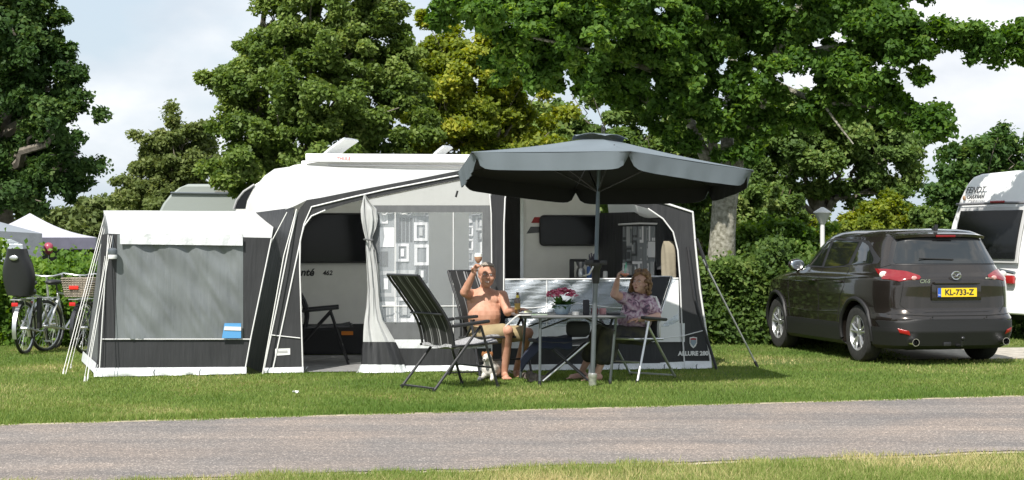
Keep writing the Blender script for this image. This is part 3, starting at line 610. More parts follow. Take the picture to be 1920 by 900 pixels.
# left side wall flaring outwards
fe = [AP(x, y) for x, y in [(493, 700), (519, 577), (543, 455), (552, 389)]]
be = [Vector((-3.72+.05*i, 22.35, [0, .75, 1.45, 1.87][i])) for i in range(4)]
b = MB(); b.strip(fe, be, nv=6); b.build('side_wall', m_dark_fab, aw, solid=.005)
# right side wall (seen from inside)
SW = Plane((1.28, 23.15), (2.2, 20.42))
RWt = [Vector((1.28, 23.15, 1.88)), SW(1245, 400), Vector((2.16, 20.42, 1.88))]
b = MB(); b.strip([Vector((1.17, 23.08, 1.9)), Vector((1.7, 21.85, 1.9)), Vector((2.16, 20.42, 1.89))], [Vector((1.17, 23.08, 0)), Vector((1.8, 21.85, 0)), Vector((2.38, 20.42, 0))], nv=4); b.build('side_wall', m_dark_fab, aw, solid=.005)
SWi = Plane((1.22, 23.1), (2.1, 20.5))
def printed(pl, poly_px, parent, name, seed, off, cell=.16, sc_=1.0):
    """a curtain: grey cloth with overlapping square frames printed on it"""
    xs = [p[0] for p in poly_px]; ys = [p[1] for p in poly_px]; a = pl(min(xs), max(ys), off); c = pl(max(xs), min(ys), off)
    t0 = (a-pl.a).dot(pl.u); t1 = (c-pl.a).dot(pl.u)
    if t0 > t1: t0, t1 = t1, t0
    z0, z1 = a.z, c.z; rg = random.Random(seed); b = MB()
    fold = lambda t: .018*math.sin(t*26+seed)+.01*math.sin(t*61)
    def rect(x0, x1, y0, y1, k, m):
        x0, x1 = max(x0, t0), min(x1, t1); y0, y1 = max(y0, z0), min(y1, z1)
        if x1-x0 < .004 or y1-y0 < .004: return
        nu = max(1, int((x1-x0)/.03))
        b.grid(lambda u, v: pl.at(x0+(x1-x0)*u, y0+(y1-y0)*v, off+k*.0016+fold(x0+(x1-x0)*u)), nu, 1, m)
    rect(t0, t1, z0, z1, 0, 0); k = 1
    t = t0-.02
    while t < t1:
        z = z0+rg.uniform(-.1, 0)
        while z < z1:
            s = cell*rg.uniform(.7, 1.25)*sc_; w_ = s*.75; th = s*.15; x = t+rg.uniform(-.03, .03); m = rg.choice([1, 1, 2, 3]); k = k % 9+1
            if rg.random() < .25: rect(x, x+w_, z, z+s, k, m)
            else:
                rect(x, x+w_, z, z+th, k, m); rect(x, x+w_, z+s-th, z+s, k, m); rect(x, x+th, z+th, z+s-th, k, m); rect(x+w_-th, x+w_, z+th, z+s-th, k, m)
                if rg.random() < .8: rect(x+th*1.9, x+w_-th*1.9, z+th*1.9, z+s-th*1.9, k, rg.choice([1, 3, 3, 2]))
            z += s*rg.uniform(.95, 1.35)
        t += cell*.86*sc_
    return b.build(name, [m_print_bg, m_print_w, m_print_d, m_print_l], parent, smooth=False, fix=False)
# window section of the front wall
def apoly(pts, m, name, off=0, solid=.004, par=None, pl=AP):
    b = MB(); b.poly([pl(x, y, off) for x, y in pts]); return b.build(name, m, par or aw, solid=solid, smooth=False)
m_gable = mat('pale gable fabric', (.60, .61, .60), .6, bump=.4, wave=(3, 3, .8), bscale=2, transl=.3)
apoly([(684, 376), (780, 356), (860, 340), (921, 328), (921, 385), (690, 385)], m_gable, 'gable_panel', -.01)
apoly([(690, 385.5), (921, 385.5), (921, 398), (690, 398)], m_mid_fab, 'window_border', .0)
apoly([(905, 398), (921, 398), (921, 605), (905, 605)], m_mid_fab, 'window_border', .0); apoly([(690, 398), (708, 398), (708, 605), (690, 605)], m_mid_fab, 'window_border', 0)
apoly([(690, 605), (921, 605), (921, 636), (690, 636)], m_mid_fab, 'window_border', .0)
apoly([(690, 636.5), (1000, 636.5), (1000, 653), (690, 653)], m_skirt, 'white_band', .0)
apoly([(690, 653.5), (1284, 641), (1284, 690), (690, 690)], m_dark_fab, 'dark_band', -.004)
apoly([(708, 398), (905, 398), (905, 605), (708, 605)], m_clear, 'clear_window', .006, .001)
printed(AP, [(712, 399), (804, 604)], aw, 'curtain', 5, -.07, .25); printed(AP, [(879, 400), (903, 604)], aw, 'curtain', 9, -.07, .15)
piping([(741, 398), (741, 604)], .006, .012); piping([(850, 398), (850, 640)], .006, .012); piping([(708, 574), (905, 574)], .006, .013)
# centre post panel
apoly([(921, 328), (946, 330), (948, 523), (949, 690), (921, 690)], m_dark_fab, 'centre_post', .004)
piping([(918, 362), (921, 400), (922, 500), (922, 690)], .008, .016); piping([(951, 352), (947, 372), (945, 420), (944, 690)], .009, .016)
# half height clear panel, drooping
def droop(u, v):
    x = 947+(1272-947)*u; yt = 524-2*u+(6*math.sin(math.pi*u*2.2))*.0; y = yt+(612-yt)*v
    return AP(x, y, .02+.05*math.sin(v*5+u*9)*math.sin(math.pi*v)+.02*math.sin(u*40+v*15))
b = MB(); b.grid(droop, 50, 14); b.build('clear_half_wall', m_clear2, aw, solid=.001)
b = MB(); b.tube([droop(i/24, 0) for i in range(25)], .009, 6); b.tube([droop(i/24, .56+.05*math.sin(i*.5)) for i in range(25)], .006, 6); b.tube([droop(.24, i/8) for i in range(9)], .007, 6); b.build('piping', m_pipe, aw)
apoly([(949, 608), (1284, 606), (1284, 641), (949, 641)], m_skirt, 'white_band', .002)
apoly([(1228, 522), (1272, 521), (1275, 641), (1222, 641)], mat('white vinyl wall', (.74, .75, .76), .45, bump=.4, bscale=4), 'white_corner_panel', .03)
piping([(1005, 650), (1100, 647), (1284, 630)], .006, .03)
# tied back door flap
rows = [(366, 683, 685, 0), (380, 680, 694, 0), (392, 677, 706, 0), (410, 678, 708, 0), (428, 681, 704, 0), (444, 685, 697, 0), (452, 687, 696, 0), (470, 686, 703, 0), (500, 688, 707, 0), (540, 690, 710, 0), (575, 688, 712, 0), (600, 684, 718, 0), (622, 682, 730, 0), (641, 681, 741, 0),
        (641.5, 681, 741, 1), (655, 678, 748, 1), (683, 676, 758, 1), (683.5, 674, 757, 2), (693, 671, 761, 2), (702, 667, 765, 2)]
for mi_, nm in ((0, 'door_flap'), (1, 'flap_dark_band'), (2, 'flap_skirt')):
    rw = [r for r in rows if r[3] == mi_]; b = MB()
    def ff(u, v):
        k = v*(len(rw)-1); i = min(int(k), len(rw)-2); f = k-i; y = rw[i][0]*(1-f)+rw[i+1][0]*f; xl = rw[i][1]*(1-f)+rw[i+1][1]*f; xr = rw[i][2]*(1-f)+rw[i+1][2]*f
        wd = (xr-xl)/160; a = 2*math.pi*u
        x = (xl+xr)/2+math.cos(a)*(xr-xl)/2; dep = math.sin(a)*wd*.2+.016*math.sin(a*6+y*.03)+.010*math.sin(a*11+1)
        p = AP(x+1.2*math.sin(a*6+y*.03), y, .05+dep); p.z = max(.01, p.z); return p
    b.grid(ff, 56, (len(rw)-1)*2, closeu=True); b.build(nm, [mat('cream flap vinyl', (.52, .53, .53), .5, bump=.5, bscale=8, transl=.12), m_dark_fab, m_skirt][mi_], aw)
b = MB(); b.tube([AP(683, 449, .05), AP(686, 449, .14), AP(697, 450, .14), AP(699, 450, .03)], .012, 6); b.build('tie_strap', m_mid_fab, aw)
# poles inside
b = MB(); b.tube([AP(1060, 340, -.08), CS(1050, 335, .05)], .014, 8); b.build('roof_pole', m_greymet, aw)
b = MB(); b.tube([AP(1292, 400, -.05), AP(1310, 690, -.05)], .016, 8); b.build('corner_pole', m_greymet, aw)
b = MB(); b.tube([AP(566, 390, -.05), AP(548, 698, -.05)], .016, 8); b.build('corner_pole', m_greymet, aw)
printed(SWi, [(1168, 424), (1232, 515)], aw, 'curtain', 15, .01, .22)
b = MB(); b.tube([SWi(x, y, .03) for x, y in [(1160, 421), (1200, 419), (1240, 420)]], .012, 6); b.build('curtain_rail', m_pipe, aw)
# groundsheet
b = MB(); b.poly([Vector((-2.85, 19.77, .012)), Vector((2.36, 20.44, .012)), Vector((1.3, 23.1, .012)), Vector((-3.6, 22.45, .012))]); struct(b.build('awning_floor', m_floor, smooth=False))
# straps and pegs at the awning foot
def peg(p, par):
    b = MB(); p = Vector(p); b.tube([p+Vector((0, 0, .05)), p+Vector((.01, -.03, .07)), p+Vector((0, -.05, .05)), p+Vector((0, .02, -.05))], .006, 5); b.build('peg', m_greymet, par)
for x in (575, 1305, 1245, 1160): peg(AP(x, 699, .08) if x < 700 else AP(x, 694, .08), aw)
b = MB(); b.tube([AP(1290, 463, .03), AP(1302, 560, .12), G(1344, 694)], .018, 6); b.build('storm_strap', m_black, aw)
b = MB(); b.tube([AP(556, 392, .03), AP(532, 480, .12), G(492, 702)], .007, 6); b.build('storm_strap', m_rope, aw)

# hanging jackets
def jacket(label, m, px, py, wpx, hpx, seed, off=.08):
    b = MB(); c = SWi(px, py, off); 
    def f(u, v):
        a = 2*math.pi*u; y = v; w_ = (wpx/150)*(.18+.82*min(1, (v*4)**.6))*(1-.12*v)/2; 
        q = 1+.13*math.sin(a*5+seed+v*3)
        return c+SWi.u*(math.cos(a)*w_*q*.8)+SWi.n*(math.sin(a)*.07*q)+Vector((math.cos(a)*w_*.35, 0, -v*hpx/150))
    b.grid(f, 32, 14, closeu=True); o = b.build('jacket', m, None, world=True); return tag(o, label, 'jacket', 'jackets hung in the awning corner')
jacket('dark jacket hanging in the right corner of the awning', mat('dark jacket cloth', (.03, .032, .035), .9, bump=.4, bscale=20), 1247, 408, 40, 95, 1, .1)
jacket('beige jacket hanging under the dark one in the right corner of the awning', mat('beige jacket cloth', (.26, .23, .17), .9, bump=.4, bscale=20), 1254, 452, 26, 75, 2, .2)

# ------------------------------------------------------------------ annex
NP = Plane((-4.65, 19.2), (-2.95, 19.58))
an = thing('awning_annex', 'low side annex tent with white roof and grey foil window left of the awning', 'tent', (-3.8, 19.4, 0))
frt = [NP(x, y) for x, y in [(203, 438), (280, 440), (360, 442), (440, 444), (509, 446)]]
bk = [P(x, y, 21.6) for x, y in [(194, 395), (270, 395), (350, 396), (430, 396), (516, 397)]]
b = MB(); b.strip(frt, bk, nv=6, fn=lambda p, u, v: p+Vector((0, 0, -.03*math.sin(math.pi*v)))); b.build('roof', m_white_fab, an, solid=.004)
def npanel(pts, m, name, off=0, solid=.004): return apoly(pts, m, name, off, solid, an, NP)
npanel([(203, 438), (224, 439), (216, 636), (192, 636)], m_dark_fab, 'dark_panel'); npanel([(455, 445), (509, 446), (471, 636), (457, 636)], m_dark_fab, 'dark_panel')
npanel([(509, 446), (552, 392), (516, 397)], m_dark_fab, 'gable_corner', -.02) if False else None
def foil(u, v):
    x = 220+(456-220)*u+(-4*v)*(1-u); y = 440+(636-440)*v
    fo = 1.7*(.006*math.sin(u*22-v*9+1.5*math.sin(v*3))*(.2+(1-v)**.7)+.016*noise.noise(Vector((u*7-v*4.5, v*2.2+u, 0)))+.007*noise.noise(Vector((u*26-v*12, v*4, 3))))
    return NP(x, y, .01+fo*(math.sin(math.pi*min(1, u*12))*.0+min(1, u*12, (1-u)*12)))
b = MB(); b.grid(foil, 150, 26); b.build('foil_window', m_gauze, an)
b = MB(); b.grid(lambda u, v: NP(225+(455-225)*u, 437.5+(459-439)*v+3*u, .05+.008*math.sin(u*40)), 40, 3); b.build('window_flap', m_skirt, an, solid=.004)
npanel([(190, 637), (471, 637), (462, 692), (178, 694)], m_dark_fab, 'lower_panel', .002)
piping([(192, 636), (470, 636)], .006, .02, NP, an)
piping([(203, 440), (192, 600), (186, 700)], .007, .012, NP, an); piping([(509, 447), (471, 630), (459, 696)], .008, .02, NP, an)
skirt(176, 462, 690, 688, 707, 701, an, pl=NP, seed=12, off=.02)
# side wall flaring to the left
fe = [NP(x, y) for x, y in [(188, 700), (192, 636), (203, 438)]]; be = [Vector((-5.36, 21.45, .02)), Vector((-5.30, 21.45, .45)), Vector((-5.16, 21.6, 1.9))]
b = MB(); b.strip(fe, be, nv=6); b.build('side_wall', m_mid_fab, an, solid=.005)
b = MB(); b.strip([fe[0]+Vector((-.02, -.03, .1)), fe[0]+Vector((-.05, -.05, 0))], [be[0]+Vector((-.03, 0, .12)), be[0]+Vector((-.05, 0, 0))], nv=6); b.build('side_skirt', m_skirt, an, solid=.004)
npanel([(190, 440), (203, 438), (192, 690), (182, 692)], m_dark_fab, 'corner_panel', .01)
npanel([(421, 606), (452, 606), (452, 634), (416, 634)], mat('pale blue patch', (.10, .32, .62), .4), 'blue_patch', .055); npanel([(421, 612), (452, 613), (452, 620), (420, 619)], m_pipe, 'white_patch', .062)  # flat blue patch with a white band, set just off the foil
# guy ropes of the annex
def guy(a, e, par, r=.004, n=2):
    b = MB(); 
    for k in range(n): b.tube([Vector(a)+Vector((.02*k, 0, 0)), Vector(e)+Vector((.035*k, 0, 0))], r, 5)
    b.tube([Vector(e)+Vector((.01, .02, .06)), Vector(e)+Vector((.01, 0, -.04))], .008, 5); b.build('guy_rope', m_rope, par)
guy(P(197, 400, 21.5), G(117, 702), an); guy(P(199, 420, 20.6), G(131, 692), an, .0035, 1); guy(NP(207, 442, .01), G(157, 716), an); guy(NP(197, 480, .02), G(163, 712), an, .0035, 1)
guy(AP(538, 398, .02), G(377, 704), aw, .006, 1)
for x in (290, 375): peg(NP(x, 704, .1), an)
# white lantern on the annex corner
ln = thing('lantern', 'small white plastic lantern hanging on the front left corner of the annex', 'lantern', NP(211, 486, .09))
b = MB(); c = NP(211, 486, .09); b.lathe([(0, 0), (.045, .005), (.052, .03), (.05, .05)], c, 20); b.build('lamp_base', m_pipe, ln)
b = MB(); b.lathe([(.05, .052), (.055, .09), (.052, .11), (.03, .125), (0, .13)], c, 20); b.build('lamp_cap', m_greymet, ln)
b = MB(); b.tube([c+Vector((0, 0, .13)), c+Vector((0, .02, .19)), NP(211, 440, .01)], .004, 5); b.build('hook', m_greymet, ln)

# storm pole at right
sp = thing('storm_pole', 'thin grey guy pole slanting from the right awning corner to the grass', 'pole', G(1421, 689))
b = MB(); a = AP(1318, 487, .05); e = G(1421, 689); b.tube([a, e], .012, 8); b.build('tube', m_silver, sp)
b = MB(); d = (e-a).normalized(); b.tube([e-d*.09, e+d*.03], .018, 8); b.build('foot', m_black, sp)
b = MB(); b.tube([AP(1306, 448, .02), a+d*.12], .02, 8); b.build('rubber_strap', m_black, sp)

# ------------------------------------------------------------------ grey caravan behind
gp = Plane((-6.3, 28), (-1, 28.4)); m_gcar = mat('grey green caravan skin', (.27, .30, .285), .4, bump=.2, bscale=150, coat=.2)
gc = thing('caravan', 'grey green caravan partly hidden behind the annex and the main caravan', 'caravan', (-3.8, 29, 0))
q = [(296, 400), (292, 430), (292, 600), (560, 600), (560, 345), (352, 345), (335, 352), (318, 366), (305, 382)]
b = MB(); o = [gp(x, y) for x, y in q]; b.prism(o, Vector((0, 2.2, 0))); b.build('body', m_gcar, gc, bevel=.04)
b = MB(); b.tube([gp(320, 362, .02), gp(400, 363, .02), gp(560, 363, .02)], .02, 6); b.build('awning_rail', m_greymet, gc)
b = MB(); b.poly([gp(x, y, .01) for x, y in [(402, 360), (415, 349), (470, 349), (470, 360)]]); b.build('roof_strip', mat('brown grey roof panel', (.22, .22, .19), .5), gc, solid=.01)
b = MB(); b.box((-3.6, 28, .2), (4.6, .1, .35)); b.build('skirting', m_greymet, gc)

# ------------------------------------------------------------------ parasol
pz = thing('parasol', 'large grey hexagonal parasol on a grey pole beside the camping table', 'parasol', G(1111, 724))
tips = [P(884, 285, 17.2), P(1182, 283, 16.7), P(1413, 319, 17.4), P(1337, 350, 19.1), P(1077, 354, 19.4), P(858, 325, 18.6)]
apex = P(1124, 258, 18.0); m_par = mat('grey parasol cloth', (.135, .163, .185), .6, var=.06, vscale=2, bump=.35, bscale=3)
b = MB(); nn = 10
def pan(i):
    a, c = tips[i], tips[(i+1) % 6]
    def f(u, v):
        e = a.lerp(c, u); inn = apex.lerp(e, .13); p = inn.lerp(e, v)
        p = p+Vector((0, 0, -.015*math.sin(math.pi*v)-.02*math.sin(math.pi*u)*v*(1-.8*v))); return p
    return f
for i in range(6): b.grid(pan(i), 12, 12)
cn = b.build('canopy', m_par, pz, solid=.004)
def valance(i, ins=0):
    a, c = tips[i], tips[(i+1) % 6]; ctr = sum(tips, Vector())/6
    def f(u, v):
        e = a.lerp(c, u)+Vector((0, 0, -.012*math.sin(math.pi*u))); hang = .175*(1-.75*(abs(u-.5)*2)**16)
        o_ = (e-ctr); o_.z = 0; o_.normalize()
        tuck = (abs(u-.5)*2)**10
        return e+Vector((0, 0, -hang*v))+o_*(-.03*v+.007*math.sin(u*17+i)*v+.006*math.sin(u*43+i*2)*v-ins)-o_*(.04*tuck*v)
    return f
for i in range(6):
    b = MB(); b.grid(valance(i), 28, 5); b.build('valance', m_par, pz, solid=.004)
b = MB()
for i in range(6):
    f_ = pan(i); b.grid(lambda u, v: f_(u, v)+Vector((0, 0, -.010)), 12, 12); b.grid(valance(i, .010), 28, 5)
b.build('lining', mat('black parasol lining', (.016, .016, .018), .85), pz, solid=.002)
b = MB()
for i in range(6):
    a, c = tips[i], tips[(i+1) % 6]
    b.grid(lambda u, v: (apex+Vector((0, 0, .045))).lerp(a.lerp(c, u)+Vector((0, 0, .045)), .02+.17*v)+Vector((0, 0, .03*math.sin(math.pi*u)*v)), 8, 4)
b.build('vent_cap', m_par, pz, solid=.004)
base = G(1111, 724); hub = apex+Vector((0, .0, -.06)); joint = base.lerp(hub, .55)
b = MB(); b.tube([base+Vector((0, 0, .1)), base.lerp(hub, .47)], .026, 14); b.build('lower_pole', m_greymet, pz)
b = MB(); b.tube([base.lerp(hub, .45), hub], .021, 14); b.build('upper_pole', mat('blue grey steel tube', (.12, .15, .19), .35, metal=.5), pz)
for i in range(6):
    b = MB(); b.tube([apex+Vector((0, 0, -.03)), tips[i]+Vector((0, 0, -.015))], .009, 6); b.build('rib', m_blackmet, pz)
    b = MB(); b.tube([base.lerp(hub, .80), apex.lerp(tips[i], .5)+Vector((0, 0, -.01))], .008, 6); b.build('strut', m_blackmet, pz)
b = MB(); k = base.lerp(hub, .475); b.lathe([(0, -.13), (.034, -.13), (.042, -.08), (.045, .02), (.06, .04), (.06, .09), (.035, .12), (0, .12)], k, 18); b.box(k+Vector((-.07, -.02, .09)), (.09, .06, .06), bev=.012); b.box(k+Vector((.075, -.02, .09)), (.08, .05, .05), bev=.012); b.build('crank_joint', m_black, pz)
b = MB(); b.tube([k+Vector((-.03, -.05, .05)), k+Vector((-.07, -.07, -.03)), k+Vector((-.14, -.07, -.05))], .010, 8); b.build('crank_handle', m_silver, pz)
b = MB(); b.lathe([(0, -.12), (.02, -.1), (.04, .0), (.042, .09), (.048, .10), (.048, .13), (.03, .14), (0, .14)], base+Vector((0, 0, 0)), 18); b.build('ground_socket', mat('galvanised steel', (.6, .6, .58), .4, metal=.7, var=.2, vscale=30), pz)
b = MB(); b.tube([apex+Vector((.03, 0, .05)), apex+Vector((.03, 0, .13))], .01, 6); b.build('finial', m_black, pz)
b = MB(); b.tube([tips[5]+Vector((0, 0, -.19)), tips[5]+Vector((-.02, 0, -.26))], .012, 6); b.build('tip_cap', m_black, pz)

# ------------------------------------------------------------------ recliner chairs
def stripemat(name, vals):
    m = bpy.data.materials.new(name); m.use_nodes = True; t = m.node_tree; b = t.nodes['Principled BSDF']; b.inputs['Roughness'].default_value = .75
    co = N(t, 'ShaderNodeTexCoord'); se = N(t, 'ShaderNodeSeparateXYZ'); mr = N(t, 'ShaderNodeMapRange'); mr.inputs['From Min'].default_value = -.27; mr.inputs['From Max'].default_value = .27
    r = N(t, 'ShaderNodeValToRGB'); r.color_ramp.interpolation = 'CONSTANT'; e = r.color_ramp.elements
    e[0].position = 0; e[0].color = (*[vals[0][1]]*3, 1); e[1].position = vals[1][0]; e[1].color = (*[vals[1][1]]*3, 1)
    for p_, v_ in vals[2:]: x = e.new(p_); x.color = (v_, v_, v_, 1)
    no = N(t, 'ShaderNodeTexNoise'); no.inputs['Scale'].default_value = 260; bu = N(t, 'ShaderNodeBump'); bu.inputs['Strength'].default_value = .3; bu.inputs['Distance'].default_value = .004
    k = t.links.new; k(co.outputs['Object'], se.inputs[0]); k(se.outputs['X'], mr.inputs[0]); k(mr.outputs[0], r.inputs[0]); k(r.outputs[0], b.inputs['Base Color']); k(co.outputs['Object'], no.inputs['Vector']); k(no.outputs['Fac'], bu.inputs['Height']); k(bu.outputs[0], b.inputs['Normal'])
    return m
m_stripe = stripemat('striped chair fabric', [(0, .015), (.14, .16), (.16, .015), (.33, .27), (.36, .015), (.40, .2), (.415, .015), (.585, .2), (.60, .015), (.64, .27), (.67, .015), (.84, .16), (.86, .015)])
m_charfab = mat('charcoal chair fabric', (.035, .037, .042), .8, bump=.3, bscale=200)
def chair(label, loc, fwd, mf, mb_, recl=.42, arm=True, mesh_seat=None, hgt=1.19, padw=.27):
    """x across, y forward; recl = how far the head end leans behind the seat"""
    rz = math.atan2(-fwd[0], fwd[1]); t = thing('recliner_chair', label, 'chair', (loc[0], loc[1], 0), rz, 'recliner chairs at the awning')
    W = .30
    def bk(v):   # back profile from seat rear to the head
        z = .46+(hgt-.46)*v; y = -.12-recl*v+.05*math.sin(math.pi*v*1.6)-.05*max(0, v-.8)*4
        return Vector((0, y, z))
    b = MB(); b.grid(lambda u, v: bk(v)+Vector(((u-.5)*2*padw, .035*math.cos((u-.5)*math.pi)*-1+.03, 0)), 12, 22); b.build('backrest', mb_, t, world=False, solid=.02)
    b = MB()
    for s in (-1, 1): b.tube([bk(i/14)+Vector((s*(padw+.012), 0, 0)) for i in range(15)], .014, 8)
    b.tube([bk(1)+Vector((s*(padw+.012), 0, 0)) for s in (-1, -.6, 0, .6, 1)], .014, 8); b.tube([bk(.45)+Vector((s*(padw+.012), -.03, 0)) for s in (-1, 0, 1)], .011, 8)
    b.build('back_frame', mf, t, world=False)
    b = MB(); b.grid(lambda u, v: Vector(((u-.5)*2*padw, -.13+.58*v, .45+.035*v-.03*math.sin(math.pi*v)+.012*math.cos((u-.5)*9)*-1)), 10, 12); b.build('seat', mesh_seat or mb_, t, world=False, solid=.03)
    b = MB(); b.tube([(-W+.01, -.14, .45), (-W+.01, .44, .475), (-W+.05, .47, .478), (W-.05, .47, .478), (W-.01, .44, .475), (W-.01, -.14, .45)], .013, 8); b.build('seat_frame', mf, t, world=False)
    for s in (-1, 1):
        b = MB(); b.tube([(s*W, .22, .66), (s*W, -.37, .012)], .0145, 8); b.build('leg', mf, t, world=False)
        b = MB(); b.tube([(s*(W+.028), .20, .66), (s*(W+.028), .42, .012)], .0145, 8); b.build('leg', mf, t, world=False)
        b = MB(); b.box((s*(W+.02), .08, .685), (.055, .46, .035), rot=Matrix.Rotation(R(5), 3, 'X'), bev=.014); b.build('armrest', m_black, t, world=False)
        b = MB(); b.tube([(s*W, -.37, .03), (s*W, -.37, 0)], .019, 8); b.tube([(s*(W+.028), .42, .03), (s*(W+.028), .42, 0)], .019, 8); b.build('rubber_foot', m_black, t, world=False)
    b = MB(); b.box((0, -.355, .035), (W*2, .05, .014)); b.build('stretcher', mf, t, world=False)
    b = MB(); b.tube([(-W-.02, .35, .22), (W+.02, .35, .22)], .011, 8); b.build('stretcher', mf, t, world=False)
    return t
m_seatw = mat('light woven seat', (.30, .30, .31), .8, var=.5, vscale=90)
chair('empty black recliner with white stripes on the grass in front of the printed curtain', (-.68, 17.86), (.80, .60), m_blackmet, m_stripe, recl=.35, mesh_seat=m_seatw)
chair('black striped recliner the man sits on', (-.27, 19.24), (.50, -.86), m_blackmet, m_stripe, recl=.22, mesh_seat=m_seatw)
chair('silver framed recliner with charcoal cloth the woman sits on', (1.36, 19.0), (-.62, -.78), m_silver, m_charfab, recl=.16, hgt=1.13, padw=.25)
chair('plain black recliner standing inside the awning under the caravan lettering', (-2.47, 21.3), (.96, .1), m_blackmet, m_charfab, recl=.12, hgt=1.12)

# ------------------------------------------------------------------ table and what stands on it
TZ = .745
tb = thing('camping_table', 'grey topped folding camping table in front of the seated couple', 'table', (.62, 18.45, 0))
cs = [Vector(p) for p in [(.10, 18.02, TZ), (1.20, 18.12, TZ), (1.22, 18.84, TZ), (.0, 18.76, TZ)]]
b = MB(); b.prism(cs, Vector((0, 0, -.022))); b.build('tabletop', mat('speckled grey tabletop', (.20, .205, .20), .45, var=.25, vscale=60), tb, smooth=False)
b = MB(); q = [c+Vector((0, 0, -.011)) for c in cs]; b.tube(q+[q[0]], .0165, 8, False); b.build('rim', mat('dark grey table edge', (.10, .105, .11), .4), tb)
lg = [((.30, 18.12), G(1012, 723)), ((1.11, 18.2), G(1144, 720)), ((.15, 18.70), G(976, 711)), ((1.12, 18.75), G(1109, 708))]
for (tx, ty), f in lg:
    b = MB(); b.tube([Vector((tx, ty, TZ-.02)), f+Vector((0, 0, .01))], .015, 10); b.build('leg', m_greymet, tb)
    b = MB(); b.tube([f+Vector((0, 0, .05)), f], .019, 10); b.build('foot_cap', m_black, tb)
for p_ in (((.30, 18.14, .60), (.62, 18.2, TZ-.03)), ((1.10, 18.2, .58), (.78, 18.2, TZ-.03)), ((.18, 18.7, .6), (.5, 18.6, TZ-.03)), ((1.1, 18.7, .58), (.82, 18.6, TZ-.03))): b = MB(); b.tube(p_, .009, 6); b.build('brace', m_blackmet, tb)
def on(px, py, Y): # point on the table top seen at px at distance Y
    p = P(px, py, Y); return Vector((p.x, Y, TZ))
# flower pot
fp = thing('flower_pot', 'pale blue pot of pink flowers on the middle of the camping table', 'flower pot', on(1054, 586, 18.4))
c = on(1054, 586, 18.4)
b = MB(); b.lathe([(0, .002), (.065, .004), (.088, .05), (.10, .095), (.108, .098), (.108, .108), (.095, .108), (.085, .08), (0, .08)], c, 26); b.build('pot', mat('pale blue glaze', (.33, .42, .50), .25, coat=.3), fp)
rg = random.Random(4); b = MB(); b2 = MB(); b3 = MB()
for i in range(150):
    a = rg.uniform(0, 2*math.pi); l = rg.uniform(.10, .21); st = c+Vector((rg.uniform(-.05, .05), rg.uniform(-.05, .05), .10)); d = Vector((math.cos(a), math.sin(a), rg.uniform(-.15, 1.0))).normalized(); sd = d.cross(Vector((0, 0, 1))).normalized()*rg.uniform(.016, .028); n_ = d.cross(sd).normalized()
    if i >= 45: l *= .75
    b.add([st, st+d*l*.5+sd+n_*.012, st+d*l-Vector((0, 0, .03)), st+d*l*.5-sd+n_*.012], [(0, 1, 2, 3)])
b.build('leaves', mat('pot plant leaf', (.06, .15, .025), .5, var=.5, vscale=20, transl=.25), fp, fix=False)
for i in range(95):
    a = rg.uniform(0, 2*math.pi); rr = math.sqrt(rg.random())*.17; h = .275-.35*rr**1.6*3+rg.uniform(-.03, .02); p = c+Vector((rr*math.cos(a), rr*math.sin(a)*.8, max(.17, h)))
    for k in range(5):
        q = p+Vector((rg.uniform(-.014, .014), rg.uniform(-.014, .014), rg.uniform(-.008, .01)))
        b2.ell(q, (.011, .011, .007), nu=6, nv=4, m=rg.choice([0, 0, 1, 2]))
b2.build('blossoms', [mat('pink blossom', (.50, .07, .16), .6), mat('light pink blossom', (.68, .24, .33), .6), mat('deep pink blossom', (.30, .025, .07), .6)], fp)
# bottle
bt = thing('beer_bottle', 'brown beer bottle with yellow neck label at the left end of the table', 'bottle', on(958, 586, 18.55)); c = on(958, 586, 18.55)
c.x = max(c.x, .06); bt.location = c; bt.matrix_basis = Matrix.Translation(c)
m_brown = mat('brown bottle glass', (.07, .028, .006), .08, coat=.4, spec=.8)
b = MB(); b.lathe([(0, 0), (.030, .001), (.031, .01), (.031, .13), (.026, .155), (.015, .185), (.013, .22), (.015, .225), (.015, .235), (0, .235)], c, 20); b.build('glass', m_brown, bt)
b = MB(); b.lathe([(.0317, .05), (.0317, .115)], c, 20); b.build('body_label', mat('amber label', (.35, .22, .05), .5), bt); b = MB(); b.lathe([(.0185, .175), (.0142, .205)], c, 20); b.build('neck_label', mat('yellow label', (.65, .52, .06), .5), bt)
# speaker, candle glasses, phone, plate, newspaper, ashtray
b = MB(); c = on(1099, 586, 18.25); b.box(c+Vector((0, 0, .083)), (.068, .065, .165), bev=.012); o = tag(b.build('speaker', mat('dark speaker cloth', (.012, .012, .02), .6)), 'upright black box shaped speaker on the table right of the flowers', 'speaker')
m_rglass = mat('red candle glass', (.22, .05, .06), .12, alpha=.75, coat=.3); m_pglass = mat('pink candle glass', (.55, .28, .30), .12, alpha=.65, coat=.3)
for px, mm, lab, s_ in ((1115, m_rglass, 'dark red candle glass on the table beside the parasol pole', 1), (1130, m_pglass, 'pale pink candle glass on the right half of the table', .95)):
    c = on(px, 586, 18.35); t = thing('candle_glass', lab, 'candle glass', c); b = MB(); b.lathe([(0, 0), (.036*s_, .002), (.042*s_, .03), (.04*s_, .07), (.037*s_, .07), (.038*s_, .02), (0, .012)], c, 20); b.build('glass', mm, t); b = MB(); b.lathe([(0, .013), (.025, .014), (.025, .035), (0, .036)], c, 16); b.build('candle', m_pipe, t)
b = MB(); c = on(1150, 586, 18.3); b.box(c+Vector((0, 0, .012)), (.14, .08, .022), rz=.2, bev=.008); tag(b.build('phone', m_black), 'black phone case lying flat at the right end of the table', 'phone')
